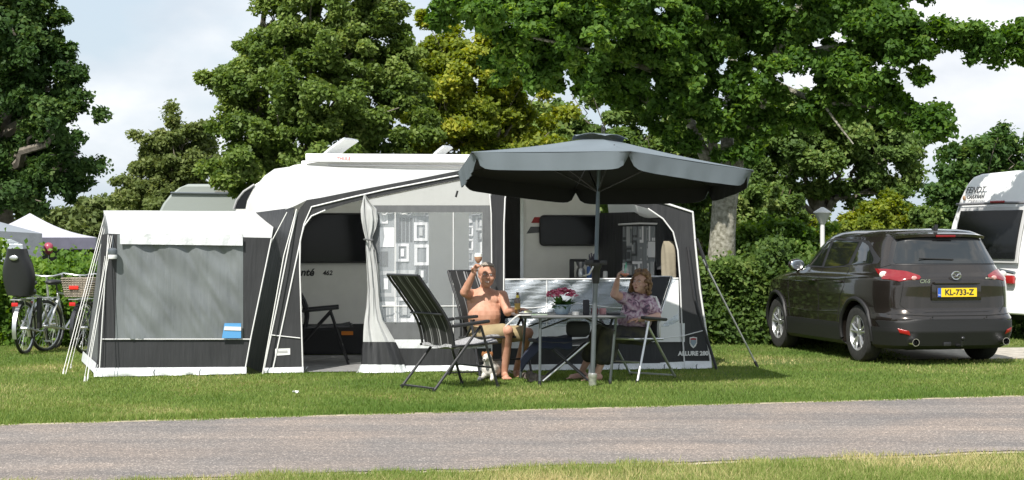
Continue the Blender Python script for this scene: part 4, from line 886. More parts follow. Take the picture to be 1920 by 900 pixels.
c = on(990, 586, 18.5); t = thing('plate', 'small pale plate with a lid of food at the left part of the table', 'plate', c); b = MB(); b.lathe([(0, .004), (.07, .005), (.10, .016), (.10, .02), (.07, .010), (0, .009)], c, 24); b.build('dish', m_pipe, t); b = MB(); b.ell(c+Vector((0, 0, .022)), (.045, .04, .018)); b.build('bread', mat('pale cheese', (.5, .5, .3), .6), t)
b = MB(); c = on(1010, 586, 18.28); b.box(c+Vector((0, 0, .006)), (.17, .11, .01), rz=.15); tag(b.build('magazine', mat('colourful magazine cover', (.16, .28, .14), .4, col2=(.4, .42, .4), vscale=20), smooth=False), 'green and grey magazine lying near the front edge of the table', 'magazine')
b = MB(); c = on(1080, 586, 18.2); b.lathe([(0, .002), (.04, .003), (.045, .04), (.042, .04), (.037, .008), (0, .008)], c, 18); tag(b.build('bowl', m_silver), 'small metal bowl between flower pot and black speaker', 'bowl')
def news(u, v):
    s = v*.30; p0 = Vector((.19-.16*v*0, 18.2+.28*u, TZ+.004))
    if s < .12: return Vector((.29-s, 18.10+.25*u, TZ+.006+.004*math.sin(u*9)))
    return Vector((.17-.035*math.sin((s-.12)*8), 18.10+.25*u, TZ+.006-(s-.12)**1.05+.0*u))+Vector((.012*math.sin(u*8), 0, 0))
b = MB(); b.grid(lambda u, v: Vector((.20-.24*v if v < .5 else .08-.15*(v-.5)*2, 17.99+.22*u-.04*v, TZ+.010 if v < .5 else TZ+.010-.30*((v-.5))**1.3+.006*math.sin(u*9)))+Vector((-.0, 0, 0)), 10, 16)
tag(b.build('newspaper', mat('newsprint', (.62, .62, .58), .8, col2=(.35, .35, .35), vscale=45), solid=.003), 'folded newspaper hanging over the left corner of the table', 'newspaper')
# folding stool with navy cloth under the table
st = thing('folding_stool', 'black folding stool with crossed legs under the table', 'stool', (.55, 18.55, 0))
b = MB(); b.grid(lambda u, v: Vector((.18+.66*u, 18.45+.36*v, .46-.025*math.sin(math.pi*u))), 10, 6); b.build('seat', m_charfab, st, solid=.02)
for y_ in (18.47, 18.80):
    b = MB(); b.tube([(.34, y_, .45), (.84, y_, .015)], .012, 8); b.build('leg', m_blackmet, st); b = MB(); b.tube([(.84, y_+.02, .45), (.33, y_+.02, .015)], .012, 8); b.build('leg', m_blackmet if y_ > 18.6 else m_silver, st)
b = MB(); b.tube([(.84, 18.47, .015), (.84, 18.8, .015)], .011, 8); b.tube([(.33, 18.47, .015), (.33, 18.8, .015)], .011, 8); b.build('stretcher', m_blackmet, st)
b = MB(); b.grid(lambda u, v: Vector((.10+.55*u, 18.40+.42*v, .475+.03*noise.noise(Vector((u*5, v*5, 0)))-(.28*max(0, .35-u)/.35)**1.1 - (.10*max(0, .25-v)/.25))), 22, 12); tag(b.build('blanket', mat('navy cloth', (.018, .024, .045), .9, bump=.4, bscale=25), solid=.02), 'navy blue cloth draped over the stool under the table', 'cloth')
b = MB(); c = Vector((.72, 18.62, .58)); b.ell(c, (.15, .1, .11), fn=lambda p: Vector((max(-.13, min(.13, p.x)), p.y, max(-.09, min(.08, p.z))))); tag(b.build('bag', m_charfab), 'black soft bag resting on the stool under the table', 'bag')
# shoes
def shoe(mb, c, yaw):
    M = Matrix.Rotation(yaw, 3, 'Z'); c = Vector(c)
    mb.ell(c+M@Vector((0, .07, .035)), (.045, .09, .035), M); mb.ell(c+M@Vector((0, -.05, .05)), (.042, .07, .05), M); mb.box(c+M@Vector((0, .015, .012)), (.085, .27, .022), yaw)
for i, (x, y, a, lab) in enumerate(((990, 711, .4, 'grey brown walking shoe lying left of its pair under the table'), (1008, 716, -.9, 'grey brown walking shoe lying nearest the front table leg'))):
    b = MB(); shoe(b, G(x, y), a); tag(b.build('shoe', mat('worn shoe leather', (.12, .10, .085), .8, var=.4, vscale=30), remesh=.008), lab, 'shoe', 'walking shoes under the table')
# camping cupboard with kitchen things behind the half wall
cb = thing('camping_cupboard', 'dark fabric camping cupboard behind the clear half wall', 'cupboard', (.95, 22.2, 0))
b = MB(); b.box((.95, 22.2, .50), (.85, .45, .98), rz=.12, bev=.015); b.build('carcass', mat('grey cupboard cloth', (.10, .105, .11), .8, bump=.3), cb); b = MB(); b.box((.95, 22.18, 1.01), (.92, .5, .03), rz=.12, bev=.008); b.build('top', mat('cupboard top', (.30, .30, .30), .5), cb)
cm = thing('coffee_maker', 'black and silver coffee maker on the camping cupboard', 'coffee maker', (.86, 22.12, 1.025)); x0 = .86; y0 = 22.12
b = MB(); b.box((x0-.085, y0, 1.155), (.06, .16, .26), bev=.01); b.box((x0, y0, 1.04), (.22, .17, .03), bev=.01); b.box((x0, y0, 1.275), (.22, .16, .035), bev=.01); b.build('housing', m_black, cm)
b = MB(); b.lathe([(0, .0), (.055, 0), (.06, .05), (.05, .10), (.035, .12), (0, .12)], (x0+.03, y0, 1.057), 20); b.build('flask', m_silver, cm); b = MB(); b.lathe([(0, 0), (.03, 0), (.065, .075), (0, .075)], (x0+.03, y0, 1.18), 20); b.build('filter_holder', m_silver, cm)
for px, col, h, r_, lab in ((1105, (.05, .12, .32), .17, .035, 'blue tin beside the coffee maker'), (1116, (.25, .22, .30), .12, .04, 'small dark pot beside the blue tin'), (1135, (.7, .7, .68), .11, .03, 'white canister at the right end of the cupboard')):
    c = P(px, 520, 22.0); c.z = 1.027; b = MB(); b.lathe([(0, 0), (r_, .001), (r_, h*.86), (r_*.9, h*.9), (r_*.9, h), (0, h)], c, 18); tag(b.build('canister', mat('canister', col, .35)), lab, 'canister')
lv = thing('lavender_plant', 'small dark lavender sprig above the tins on the cupboard', 'plant', P(1110, 520, 22.15)-Vector((0, 0, .0))); c = P(1110, 522, 22.15); c.z = 1.03; lv.matrix_basis = Matrix.Translation(c); lv.location = c
b = MB(); b.lathe([(0, 0), (.03, 0), (.04, .07), (0, .07)], c, 14); b.build('pot', m_print_d, lv); b = MB(); rg = random.Random(8)
for i in range(26):
    a = rg.uniform(0, 6.28); e = c+Vector((.07*math.cos(a)*rg.random(), .07*math.sin(a)*rg.random(), rg.uniform(.2, .34))); b.tube([c+Vector((0, 0, .06)), e], [.003, .008], 5)
b.build('stems', mat('lavender', (.10, .09, .13), .8), lv)
# ------------------------------------------------------------------ car
def car():
    O = Vector((5.463, 20.85, 0)); rz = math.atan2(.22, .975)
    t = thing('car', 'dark brown grey metallic estate car parked on the grass with its tail towards the lane', 'car', O, rz)
    m_paint = mat('dark metallic paint', (.034, .028, .024), .2, metal=.6, coat=1.0, var=.05, bump=0)
    m_clad = mat('black cladding plastic', (.010, .010, .011), .55, bump=.15, bscale=150)
    m_cg = mat('dark tinted car glass', (.010, .012, .012), .04, spec=.8, coat=.6)
    m_seam = mat('panel gap', (.004, .004, .004), .8)
    # z, rear y, front y, half width, exponent
    lv = [(.20, .16, 4.36, .86, 5.5), (.25, .06, 4.46, .92, 5.5), (.42, .0, 4.54, .94, 5.8), (.58, .01, 4.54, .945, 5.8), (.64, .05, 4.53, .935, 5.6), (.70, .085, 4.52, .935, 5.6), (.85, .09, 4.48, .945, 5.4), (.98, .085, 4.38, .94, 5.2),
          (1.04, .09, 4.1, .932, 5), (1.09, .115, 3.72, .915, 4.8), (1.13, .15, 3.36, .885, 4.4), (1.20, .20, 3.20, .862, 4.2), (1.30, .27, 3.06, .825, 4.1), (1.42, .345, 2.92, .78, 4), (1.52, .40, 2.78, .735, 4), (1.58, .42, 2.66, .70, 4), (1.625, .44, 2.52, .66, 3.8), (1.655, .50, 2.34, .60, 3.4), (1.675, .66, 1.88, .48, 3), (1.685, .9, 1.6, .28, 2.6), (1.687, 1.15, 1.35, .05, 2)]
    zs = [l[0] for l in lv]
    def par(z): return [float(np.interp(z, zs, [l[k] for l in lv])) for k in (1, 2, 3, 4)]
    def S(th, z, off=0):
        yr, yf, w_, n = par(z); c, s = math.cos(th), math.sin(th); l = (yf-yr)/2
        x = w_*math.copysign(abs(c)**(2/n), c); y = (yf+yr)/2+l*math.copysign(abs(s)**(2/n), s)
        nx = math.copysign(abs(x/w_)**(n-1), x)/w_; ny = math.copysign(abs((y-(yf+yr)/2)/l)**(n-1), s)/l; q = math.hypot(nx, ny) or 1
        return Vector((x+off*nx/q, y+off*ny/q, z))
    def thx(x, z):  # rear side, angle from x
        yr, yf, w_, n = par(z); return -math.copysign(1, 1)*math.acos(min(1, max(-1, math.copysign(min(1, abs(x)/w_)**(n/2), x))))
    def thy(y, z, side):  # angle from y on a side (side=+1 right, -1 left)
        yr, yf, w_, n = par(z); l = (yf-yr)/2; s = max(-1, min(1, (y-(yf+yr)/2)/l)); a = math.asin(math.copysign(abs(s)**(n/2), s)); return a if side > 0 else math.pi-a
    def fine(z0, z1, k): return [z0+(z1-z0)*i/k for i in range(k+1)]
    def shell(z0, z1, k, off, n=200, cap=True):
        Z = sorted(set([round(z, 4) for z in fine(z0, z1, k)]+[z for z in zs if z0 < z < z1])); b = MB(); vs = []
        for z in Z:
            for i in range(n): vs.append(S(2*math.pi*i/n+.0001, z, off))
        m_ = len(Z); fs = [(j*n+i, j*n+(i+1) % n, (j+1)*n+(i+1) % n, (j+1)*n+i) for j in range(m_-1) for i in range(n)]
        if cap: fs += [tuple(range(n))[::-1], tuple((m_-1)*n+i for i in range(n))]
        return b.add(vs, fs)
    YR, YF, WR = .98, 3.68, .362
    def cut(o, r):
        cs_ = []
        for y in (YR, YF):
            for s in (-1, 1):
                b = MB(); b.tube([(s*.60, y, .375), (s*1.1, y, .375)], r, 40); c = b.build('cutter', m_seam, None, smooth=False); c.matrix_world = o.matrix_world
                cs_.append(c); md = o.modifiers.new('c', 'BOOLEAN'); md.operation = 'DIFFERENCE'; md.object = c; md.solver = 'EXACT'
        bpy.context.view_layer.update()
        for c in cs_: c.matrix_world = t.matrix_basis
        bpy.context.view_layer.update(); dg = bpy.context.evaluated_depsgraph_get(); me = bpy.data.meshes.new_from_object(o.evaluated_get(dg)); o.modifiers.clear(); o.data = me
        for c in cs_: bpy.data.objects.remove(c)
    kw = dict(parent=t, world=False)
    body = shell(.24, 1.687, 40, 0).build('body', m_paint, **kw); cut(body, .415)
    cl = shell(.20, .47, 8, .012).build('lower_cladding', m_clad, **kw); cut(cl, .43)
    for y in (YR, YF):
        for s in (-1, 1):
            pts = []
            for i in range(25):
                a = R(-12+204*i/24); yy = y+.425*math.cos(a); zz = .375+.425*math.sin(a)
                if zz > .26: pts.append(S(thy(yy, zz, s), zz, .003))
            b = MB(); b.tube(pts, .028, 8); b.build('arch_trim', m_clad, **kw)
            # wheel
            cx_ = s*.80; b = MB(); Mx = Matrix(((0, 0, s), (0, 1, 0), (-s*0-1 if s > 0 else 1, 0, 0))); Mx = Matrix.Rotation(R(90)*s, 3, 'Y')
            c = Vector((cx_, y, WR)); b.lathe([(.225, -.10), (.30, -.112), (.345, -.10), (WR, -.07), (WR+.002, 0), (WR, .07), (.345, .10), (.30, .112), (.225, .10)], c, 48, Mx)
            tw = bpy.data.objects.new('wheel', None); C.objects.link(tw); tw.parent = t
            b.build('tyre', mat('tyre rubber', (.022, .022, .022), .85, var=.3, vscale=30, bump=.3, bscale=60), tw, world=False)
            b = MB(); b.lathe([(.225, -.09), (.232, .0), (.232, .092), (.222, .10), (.212, .085), (.205, .0), (.205, -.06)], c, 40, Mx); b.lathe([(0, .07), (.05, .075), (.06, .055), (.06, -.02)], c, 20, Mx)
            for k in range(5):
                for d in (-.17, .17):
                    a = 2*math.pi*k/5+d*.55; a2 = 2*math.pi*k/5+d*1.15; 
                    p0 = Vector((.045*math.cos(a), .045*math.sin(a), .06)); p1 = Vector((.218*math.cos(a2), .218*math.sin(a2), .075))
                    b.tube([c+Mx@p0, c+Mx@(p0.lerp(p1, .5)+Vector((0, 0, .01))), c+Mx@p1], [.022, .016, .019], 6)
            b.build('rim', mat('silver alloy', (.50, .51, .52), .3, metal=.8), tw, world=False)
            b = MB(); b.lathe([(0, -.03), (.20, -.03), (.215, -.08)], c, 30, Mx); b.build('wheel_disc', m_blackmet, tw, world=False)
    b = MB(); b.box((0, 2.25, .30), (1.15, 4.0, .22)); b.build('underbody', m_seam, **kw)
    # generic overlay from a polygon on the surface
    def over(poly, on_, name, m, off=.004, solid=.0, seg=.05):
        """poly in (a,z), on_ 'rear' (a=x) or 'L'/'R' (a=y): rows of quads across the polygon"""
        zmin, zmax = min(p[1] for p in poly), max(p[1] for p in poly); k = max(3, int((zmax-zmin)/.025)); nu = 22; rows_ = []
        for j in range(k+1):
            z = zmin+(zmax-zmin)*min(max(j/k, .002), .998); xs = []
            for i in range(len(poly)):
                (a0, z0), (a1, z1) = poly[i], poly[(i+1) % len(poly)]
                if (z0-z)*(z1-z) <= 0 and z0 != z1: xs.append(a0+(a1-a0)*(z-z0)/(z1-z0))
            if len(xs) >= 2: rows_.append((z, min(xs), max(xs)))
        b = MB(); vs = []
        for z, a0, a1 in rows_:
            if on_ == 'rear': t0, t1 = thx(a0, z), thx(a1, z)
            else: s = 1 if on_ == 'R' else -1; t0, t1 = thy(a0, z, s), thy(a1, z, s)
            for i in range(nu+1): vs.append(S(t0+(t1-t0)*i/nu, z, off))
        b.add(vs, [(j*(nu+1)+i, j*(nu+1)+i+1, (j+1)*(nu+1)+i+1, (j+1)*(nu+1)+i) for j in range(len(rows_)-1) for i in range(nu)])
        return b.build(name, m, t, world=False, solid=solid)
    def line(pts, on_, name='panel_gap', m=m_seam, r=.004, off=.0, sub_=6):
        q = []
        for i in range(len(pts)-1):
            for k in range(sub_ if i < len(pts)-2 else sub_+1):
                f = k/sub_; a = pts[i][0]*(1-f)+pts[i+1][0]*f; z = pts[i][1]*(1-f)+pts[i+1][1]*f
                q.append(S(thx(a, z) if on_ == 'rear' else thy(a, z, 1 if on_ == 'R' else -1), z, off))
        b = MB(); b.tube(q, r, 5); return b.build(name, m, t, world=False)
    for sd in 'LR':
        over([(3.12, 1.145), (2.0, 1.165), (.62, 1.235), (.60, 1.30), (.95, 1.50), (1.2, 1.555), (2.1, 1.565), (2.42, 1.53), (2.80, 1.37)], sd, 'window_surround', m_black, .0035)
        over([(3.03, 1.165), (2.18, 1.18), (2.18, 1.53), (2.40, 1.515), (2.74, 1.36)], sd, 'front_side_window', m_cg, .007)
        over([(2.09, 1.183), (1.36, 1.215), (1.26, 1.53), (2.09, 1.54)], sd, 'rear_side_window', m_cg, .007)
        over([(1.24, 1.222), (.72, 1.25), (.74, 1.31), (.98, 1.475), (1.17, 1.52)], sd, 'quarter_window', m_cg, .007)
        line([(2.13, 1.15), (2.13, .48)], sd); line([(3.2, 1.08), (3.18, .70), (3.12, .48)], sd); line([(1.28, 1.19), (1.30, .95), (1.44, .80), (1.50, .48)], sd); line([(3.12, .475), (1.5, .475)], sd)
        s = 1 if sd == 'R' else -1
        line([(3.6, .98), (2.6, .97), (1.6, 1.03), (.55, 1.08)], sd, 'shoulder_crease', m_paint, .012, -.006)
        line([(3.3, .60), (2.4, .58), (1.5, .62)], sd, 'side_crease', m_paint, .014, -.007)
        for yy in (2.30, 1.46):
            p = S(thy(yy, 1.0, s), 1.0, .02); b = MB(); b.box(p, (.028, .20, .028), bev=.01); b.build('door_handle', m_paint, t, world=False)
        # mirror
        p = S(thy(3.0, 1.17, s), 1.17, .10); b = MB(); b.ell(p+Vector((s*.03, 0, .02)), (.12, .065, .085), fn=lambda q: Vector((q.x, max(q.y, -.045), q.z))); b.tube([p+Vector((-s*.14, .02, -.06)), p+Vector((0, 0, -.04))], .022, 8); mr = b.build('mirror', m_paint, t, world=False)
        b = MB(); b.ell(p+Vector((s*.03, -.05, .02)), (.10, .008, .068)); b.build('mirror_glass', mat('mirror glass', (.6, .65, .68), .03, metal=1), mr, world=False)
        # tail lamps
        over([(s*.43, 1.10), (s*.58, 1.16), (s*.72, 1.185), (s*.812, 1.185), (s*.825, 1.055), (s*.70, 1.035), (s*.50, 1.04)], 'rear', 'tail_lamp', mat('red lamp lens', (.19, .007, .010), .08, coat=.8), .012)
        p = S(thx(s*.60, 1.09), 1.09, .016); q2 = S(thx(s*.79, 1.115), 1.115, .016)
        for qq, rr2, mm in ((q2, .042, mat('clear lamp glass', (.65, .62, .60), .1, coat=.5)), (S(thx(s*.53, 1.075), 1.075, .012), .028, mat('pale lamp glass', (.55, .30, .28), .1, coat=.5))):
            b = MB(); b.ell(qq, (rr2*1.35, .012, rr2)); b.build('lamp_lens', mm, t, world=False)
        over([(s*.62, .38), (s*.72, .39), (s*.75, .465), (s*.65, .46)], 'rear', 'rear_reflector', mat('red reflector', (.30, .012, .010), .2), .022)
        b = MB(); c = Vector((s*.60, .06, .30)); b.lathe([(.030, -.06), (.047, -.06), (.047, .12), (.040, .12), (.040, -.05)], c, 22, Matrix.Rotation(R(90), 3, 'X')); b.build('exhaust_pipe', m_chrome, t, world=False)
        b = MB(); c = Vector((s*.36, -.012, .60)); b.ell(c, (.011, .006, .011)); b.build('parking_sensor', m_seam, t, world=False)
    over([(-.70, 1.235), (.70, 1.235), (.715, 1.27), (.60, 1.54), (.50, 1.575), (-.50, 1.575), (-.60, 1.54), (-.715, 1.27)], 'rear', 'window_surround', m_black, .004)
    over([(-.66, 1.25), (.66, 1.25), (.67, 1.28), (.56, 1.535), (-.56, 1.535), (-.67, 1.28)], 'rear', 'rear_window', m_cg, .009)
    over([(-1.9*0-.50, 1.15), (-.5, 1.151), (.5, 1.151)], 'rear', 'x', m_seam) if False else None
    # spoiler
    b = MB(); sp_ = []
    def spf(u, v):
        x = -.60+1.2*u; e = abs(x)/.60; y = .36+.14*e**3+(.30)*v; z = 1.60+.055*v-.03*e**3; return Vector((x, y, z))
    b.grid(spf, 24, 6); b.build('spoiler', m_paint, t, world=False, solid=.035)
    b = MB(); b.box((0, .352, 1.59), (.26, .02, .026), bev=.005); b.build('brake_lamp', mat('dark red lamp', (.18, .008, .010), .15), t, world=False)
    b = MB(); b.tube([(-.02, .262, 1.27), (.05, .255, 1.30), (-.42+.02, .262, 1.315)], [.014, .012, .007], 6); b.tube([(.12, .25, 1.262), (.12, .30, 1.262)], .02, 8) if False else None; b.build('wiper', m_black, t, world=False)
    # lower bumper plastics
    over([(-.86, .485), (.86, .485), (.885, .60), (-.885, .60)], 'rear', 'bumper_band', m_clad, .006) if False else None
    line([(-.89, .635), (-.4, .615), (.4, .615), (.89, .635)], 'rear', 'panel_gap', m_seam, .006, .0)
    over([(-.87, .47), (.87, .47), (.89, .55), (.7, .575), (-.7, .575), (-.89, .55)], 'rear', 'bumper_trim', m_clad, .010)
    line([(-.66, 1.02), (-.70, .75), (-.60, .66), (.60, .66), (.70, .75), (.66, 1.02)], 'rear')
    line([(-.70, 1.235), (-.80, 1.19)], 'rear'); line([(.70, 1.235), (.80, 1.19)], 'rear')
    # plate
    pb = Vector((0, .065, .90)); b = MB(); b.box(pb+Vector((0, .012, 0)), (.66, .03, .20), bev=.012); b.build('plate_recess', m_paint, t, world=False); 
    b = MB(); b.box(pb-Vector((0, .010, 0)), (.535, .012, .122), bev=.004); b.build('plate_holder', m_black, t, world=False)
    b = MB(); b.box(pb-Vector((0, .017, 0)), (.52, .006, .108)); pl_ = b.build('number_plate', mat('yellow plate', (.80, .55, .02), .4), t, world=False)
    b = MB(); b.box(pb-Vector((.238, .0205, 0)), (.044, .003, .108)); b.build('blue_strip', mat('plate blue', (.02, .09, .45), .4), t, world=False)
    pa = Vector((1, 0, 0)); up = Vector((0, 0, 1))
    def ltext(name, s_, size, pos, m, bold=0, shear=0):
        o = text(name, s_, size, Vector(pos), pa, up, m, None, bold=bold, shear=shear); o.parent = t; return o
    ltext('plate_lettering', 'KL-733-Z', .098, pb+Vector((.024, -.0225, 0)), m_ink, .002); ltext('country_letters', 'NL', .026, pb+Vector((-.238, -.0235, -.03)), m_pipe)
    b = MB(); b.box((0, .055, 1.015), (.60, .04, .028), bev=.01); b.build('plate_light_bar', m_paint, t, world=False)
    # round emblem
    ec = Vector((0, .074, 1.105)); b = MB(); b.tube([ec+Vector((.060*math.cos(a), 0, .047*math.sin(a))) for a in [2*math.pi*i/28 for i in range(29)]], .007, 6, False)
    b.tube([ec+Vector((x, -.002, z)) for x, z in [(-.052, .016), (-.030, .020), (-.012, .002), (0, -.010), (.012, .002), (.030, .020), (.052, .016)]], .006, 6); b.tube([ec+Vector((x, -.002, z)) for x, z in [(-.046, -.020), (-.020, -.016), (0, -.010), (.020, -.016), (.046, -.020)]], .004, 6); b.build('emblem', m_chrome, t, world=False)
    o = ltext('badge_lettering', 'CX-5', .062, (-.41, .092, 1.035), m_chrome, .002, .2); ltext('badge_lettering', 'SKYACTIV', .026, (.46, .095, 1.07), m_chrome, .001)
    # tow bar, aerial
    b = MB(); b.tube([(0, .35, .26), (0, .02, .25), (0, -.07, .26), (0, -.09, .32)], .02, 8); b.ell((0, -.09, .345), (.026, .026, .026)); b.box((-.14, .05, .27), (.1, .05, .05), bev=.01); b.build('tow_hook', m_blackmet, t, world=False)
    b = MB(); b.prism([(-.02, .60, 1.66), (-.02, .72, 1.668), (-.02, .60, 1.735)], Vector((.04, 0, 0))); b.build('aerial_fin', m_black, t, world=False)
    return t
car()

# ------------------------------------------------------------------ white caravan at right
Wc = thing('caravan', 'white caravan with dark end window cut by the right edge of the picture', 'caravan', (8.4, 26.4, 0))
ca = Vector((6.90, 27.3, 0)); cd = Vector((.42, -.907, 0)).normalized(); cn_ = Vector((-cd.y*-1, 0, 0)); EN = Vector((-.907, -.42, 0))     # along end wall, outward normal
def wp(s, z, off=0): return ca+cd*s+EN*off+Vector((0, 0, z))
ep = [(0, .40), (-.01, 1.3), (.03, 1.8), (.09, 2.2), (.16, 2.42), (.26, 2.53), (.42, 2.57), (1.2, 2.60), (2.0, 2.58), (2.2, 2.5), (2.27, 2.3), (2.30, 1.4), (2.30, .40)]
def endprof(d, k=0):
    # the end wall leans inwards towards the roof
    return [wp(s, z, -d-.0*k) for s, z in ep]
b = MB(); vs = []
for j, (d, top_in) in enumerate([(.10, 0), (0, .0), (0, .0)]): pass
rings = [(0.00, .97), (-.05, 1.0), (-6.2, 1.0)]
for off, sc_ in rings: vs += [wp(1.15+(s-1.15)*sc_, .4+(z-.4)*sc_ if z > .4 else z, off-(.22*max(0, (z-1.15))**1.4 if off > -1 else 0)) for s, z in ep]
n_ = len(ep); b.add(vs, [(j*n_+i, j*n_+(i+1) % n_, (j+1)*n_+(i+1) % n_, (j+1)*n_+i) for j in range(2) for i in range(n_)]+[tuple(range(n_))[::-1], tuple(2*n_+i for i in range(n_))])
b.build('body', m_carvw, Wc, bevel=.03)
def epnl(pts, off): return [wp(s, z, off-.22*max(0, z-1.15)**1.4) for s, z in pts]
def rrect(s0, s1, z0, z1, r):
    q = []
    for cx_, cz, a0 in ((s1-r, z1-r, 0), (s0+r, z1-r, 90), (s0+r, z0+r, 180), (s1-r, z0+r, 270)):
        for k in range(4): a = R(a0+k*30); q.append((cx_+r*math.cos(a), cz+r*math.sin(a)))
    return q
def cyl_sheet(s0, s1, z0, z1, off, name, m, solid=.02):
    b = MB(); b.grid(lambda u, v: wp(s0+(s1-s0)*u, z0+(z1-z0)*v, off-.22*max(0, z0+(z1-z0)*v-1.15)**1.4), 4, 10); return b.build(name, m, Wc, solid=solid)
cyl_sheet(.27, 1.68, 1.24, 1.98, .03, 'end_window', m_glassw, .03); cyl_sheet(.22, 1.73, 1.18, 2.03, .008, 'window_seal', mat('light seal', (.5, .5, .5), .4), .02)
b = MB(); b.tube(epnl([(.12, 2.09), (1.2, 2.10), (2.2, 2.08)], .03), .022, 8); b.build('trim_strip', mat('dark grey trim', (.16, .16, .17), .4), Wc)
b = MB(); b.tube(epnl([(.95, 2.115), (1.25, 2.115)], .06), .02, 8); b.build('high_brake_lamp', mat('dark red lens', (.3, .02, .02), .3), Wc)
def wtext(nm, s_, size, s, z, m, sh=0): p = wp(s, z, .045-.22*max(0, z-1.15)**1.4); return text(nm, s_, size, p, cd, -EN*.325+Vector((0, 0, 1)), m, Wc, ext=.002, bold=.002, shear=sh)
wtext('brand_lettering', 'FENDT', .145, .50, 2.31, m_ink, .2); wtext('brand_lettering', 'CARAVAN', .085, .54, 2.20, m_ink, .2)
b = MB(); c = wp(.24, 2.19, -.22); b.ell(c, (.025, .03, .04)); b.build('emblem', mat('brown emblem', (.3, .18, .1), .5), Wc)
b = MB(); 
for s in (1.55,): b.box(wp(s, .93, .03), (.26, .05, .13), rz=math.atan2(cd.y, cd.x), bev=.02)
b.build('tail_lamp', mat('red tail lens', (.35, .02, .02), .15, coat=.5), Wc)
b = MB(); b.tube([wp(1.7, 1.03, .04), wp(1.1, 1.1, .04)], .025, 8); b.build('grab_handle', m_greymet, Wc)
for s in (.3, 1.95): b = MB(); b.tube([wp(s, .42, -.25), wp(s, .02, -.1)], .018, 6); b.tube([wp(s+.06, .42, -.25), wp(s, .02, -.1)], .012, 6); b.box(wp(s, .02, -.1), (.12, .12, .03)); b.build('corner_steady', m_silver, Wc)
b = MB(); b.box(ca+cd*1.15-EN*3+Vector((0, 0, .36)), (5.6, 2.1, .10), rz=math.atan2(-EN.y, -EN.x)); b.build('chassis', m_blackmet, Wc)
b = MB(); b.lathe([(0, -.09), (.19, -.09), (.31, -.08), (.325, 0), (.31, .08), (0, .09)], ca+cd*2.12-EN*3+Vector((0, 0, .325)), 28, Matrix.Rotation(math.atan2(cd.y, cd.x)+R(90), 3, 'Z')@Matrix.Rotation(R(90), 3, 'X')); b.build('wheel', m_black, Wc)

# ------------------------------------------------------------------ lamp
c = P(1542, 441, 26.15); c.z = 0; lp = thing('street_lamp', 'white low park lamp with cone shaped head behind the dark car', 'lamp', c)
b = MB(); b.tube([c, c+Vector((0, 0, 1.80))], .035, 12); b.build('pole', mat('white painted steel', (.62, .62, .62), .4), lp)
b = MB(); b.lathe([(.03, 1.76), (.05, 1.78), (.12, 1.93), (.13, 1.94)], c, 24); b.build('lamp_glass', mat('milky lamp glass', (.55, .57, .56), .2, alpha=.85), lp)
b = MB(); b.lathe([(.13, 1.935), (.14, 1.945), (.13, 1.96), (.02, 2.03), (0, 2.03)], c, 24); b.build('lamp_shade', mat('white lamp shade', (.68, .69, .69), .4), lp)

# ------------------------------------------------------------------ hut seen by the maple trunk
ht = thing('garden_hut', 'small pale slatted hut glimpsed between awning and maple trunk', 'hut', (4.1, 33.5, 0)); b = MB()
for i in range(13): b.box((4.1, 33, .09+i*.115), (1.6, .05, .108)); b.box((3.3, 33.6, .09+i*.115), (.05, 1.2, .108))
b.build('slatted_wall', mat('pale grey boards', (.42, .45, .47), .7, var=.15), ht, smooth=False); b = MB(); b.prism([(3.15, 32.85, 1.5), (5.05, 32.85, 1.5), (5.05, 32.85, 1.56), (4.1, 32.85, 1.62), (3.15, 32.85, 1.56)], Vector((0, 1.6, 0))); b.build('roof', mat('grey hut roof', (.4, .42, .44), .6), ht)

# ------------------------------------------------------------------ tents at left
m_ptent = mat('pale lilac party tent cloth', (.62, .62, .70), .6, transl=.25, var=.03); m_pval = mat('slate purple cloth', (.10, .10, .14), .7, var=.1); m_gt = mat('slate grey tent cloth', (.13, .145, .165), .7, var=.1, bump=.4, wave=WAVE)
pt = thing('party_tent', 'white lilac peaked party tent behind the left hedge', 'tent', (-9.0, 30.6, 0)); ap = P(56, 400, 30.6)
cr_ = [P(-70, 436, 29.2), P(181, 441, 29.2), P(160, 443, 32), P(-60, 438, 32)]
for q in cr_[:]: q.z = 1.56
b = MB()
for i in range(4): b.grid(lambda u, v: ap.lerp(cr_[i].lerp(cr_[(i+1) % 4], u), v)+Vector((0, 0, -.07*math.sin(math.pi*v))), 8, 8)
b.build('roof', m_ptent, pt, solid=.006)
b = MB()
for i in range(4): b.grid(lambda u, v: cr_[i].lerp(cr_[(i+1) % 4], u)+Vector((0, 0, -.20*v-.0)), 12, 1)
b.build('valance', m_pval, pt, solid=.006)
for q in cr_: b = MB(); b.tube([q, Vector((q.x, q.y, 0))], .02, 6); b.build('post', m_greymet, pt)
b = MB(); b.strip([cr_[3]+Vector((0, -.02, -.2)), cr_[2]+Vector((0, -.02, -.2))], [Vector((cr_[3].x, 32, 0)), Vector((cr_[2].x, 32, 0))]); b.build('back_wall', m_pval, pt, solid=.005)
gt = thing('dome_tent', 'slate grey ridge tent at the far left in front of the party tent', 'tent', (-8.8, 28, 0))
b = MB(); 
b.add([P(-90, 428, 27.2), P(79, 438, 27.2), P(72, 440, 28.9), P(-20, 411, 28.0), P(-120, 411, 28.0)], [(0, 1, 3), (1, 2, 3), (0, 3, 4)]); b.build('roof', mat('pale grey tent roof', (.30, .33, .37), .6, transl=.15), gt, solid=.006)
b = MB(); a_ = P(-90, 428, 27.2); c_ = P(79, 438, 27.2); e_ = P(72, 440, 28.9); b.strip([a_, c_, e_], [Vector((a_.x, a_.y, 0)), Vector((c_.x, c_.y, 0)), Vector((e_.x, e_.y, 0))], nv=3); b.build('wall', m_gt, gt, solid=.005)
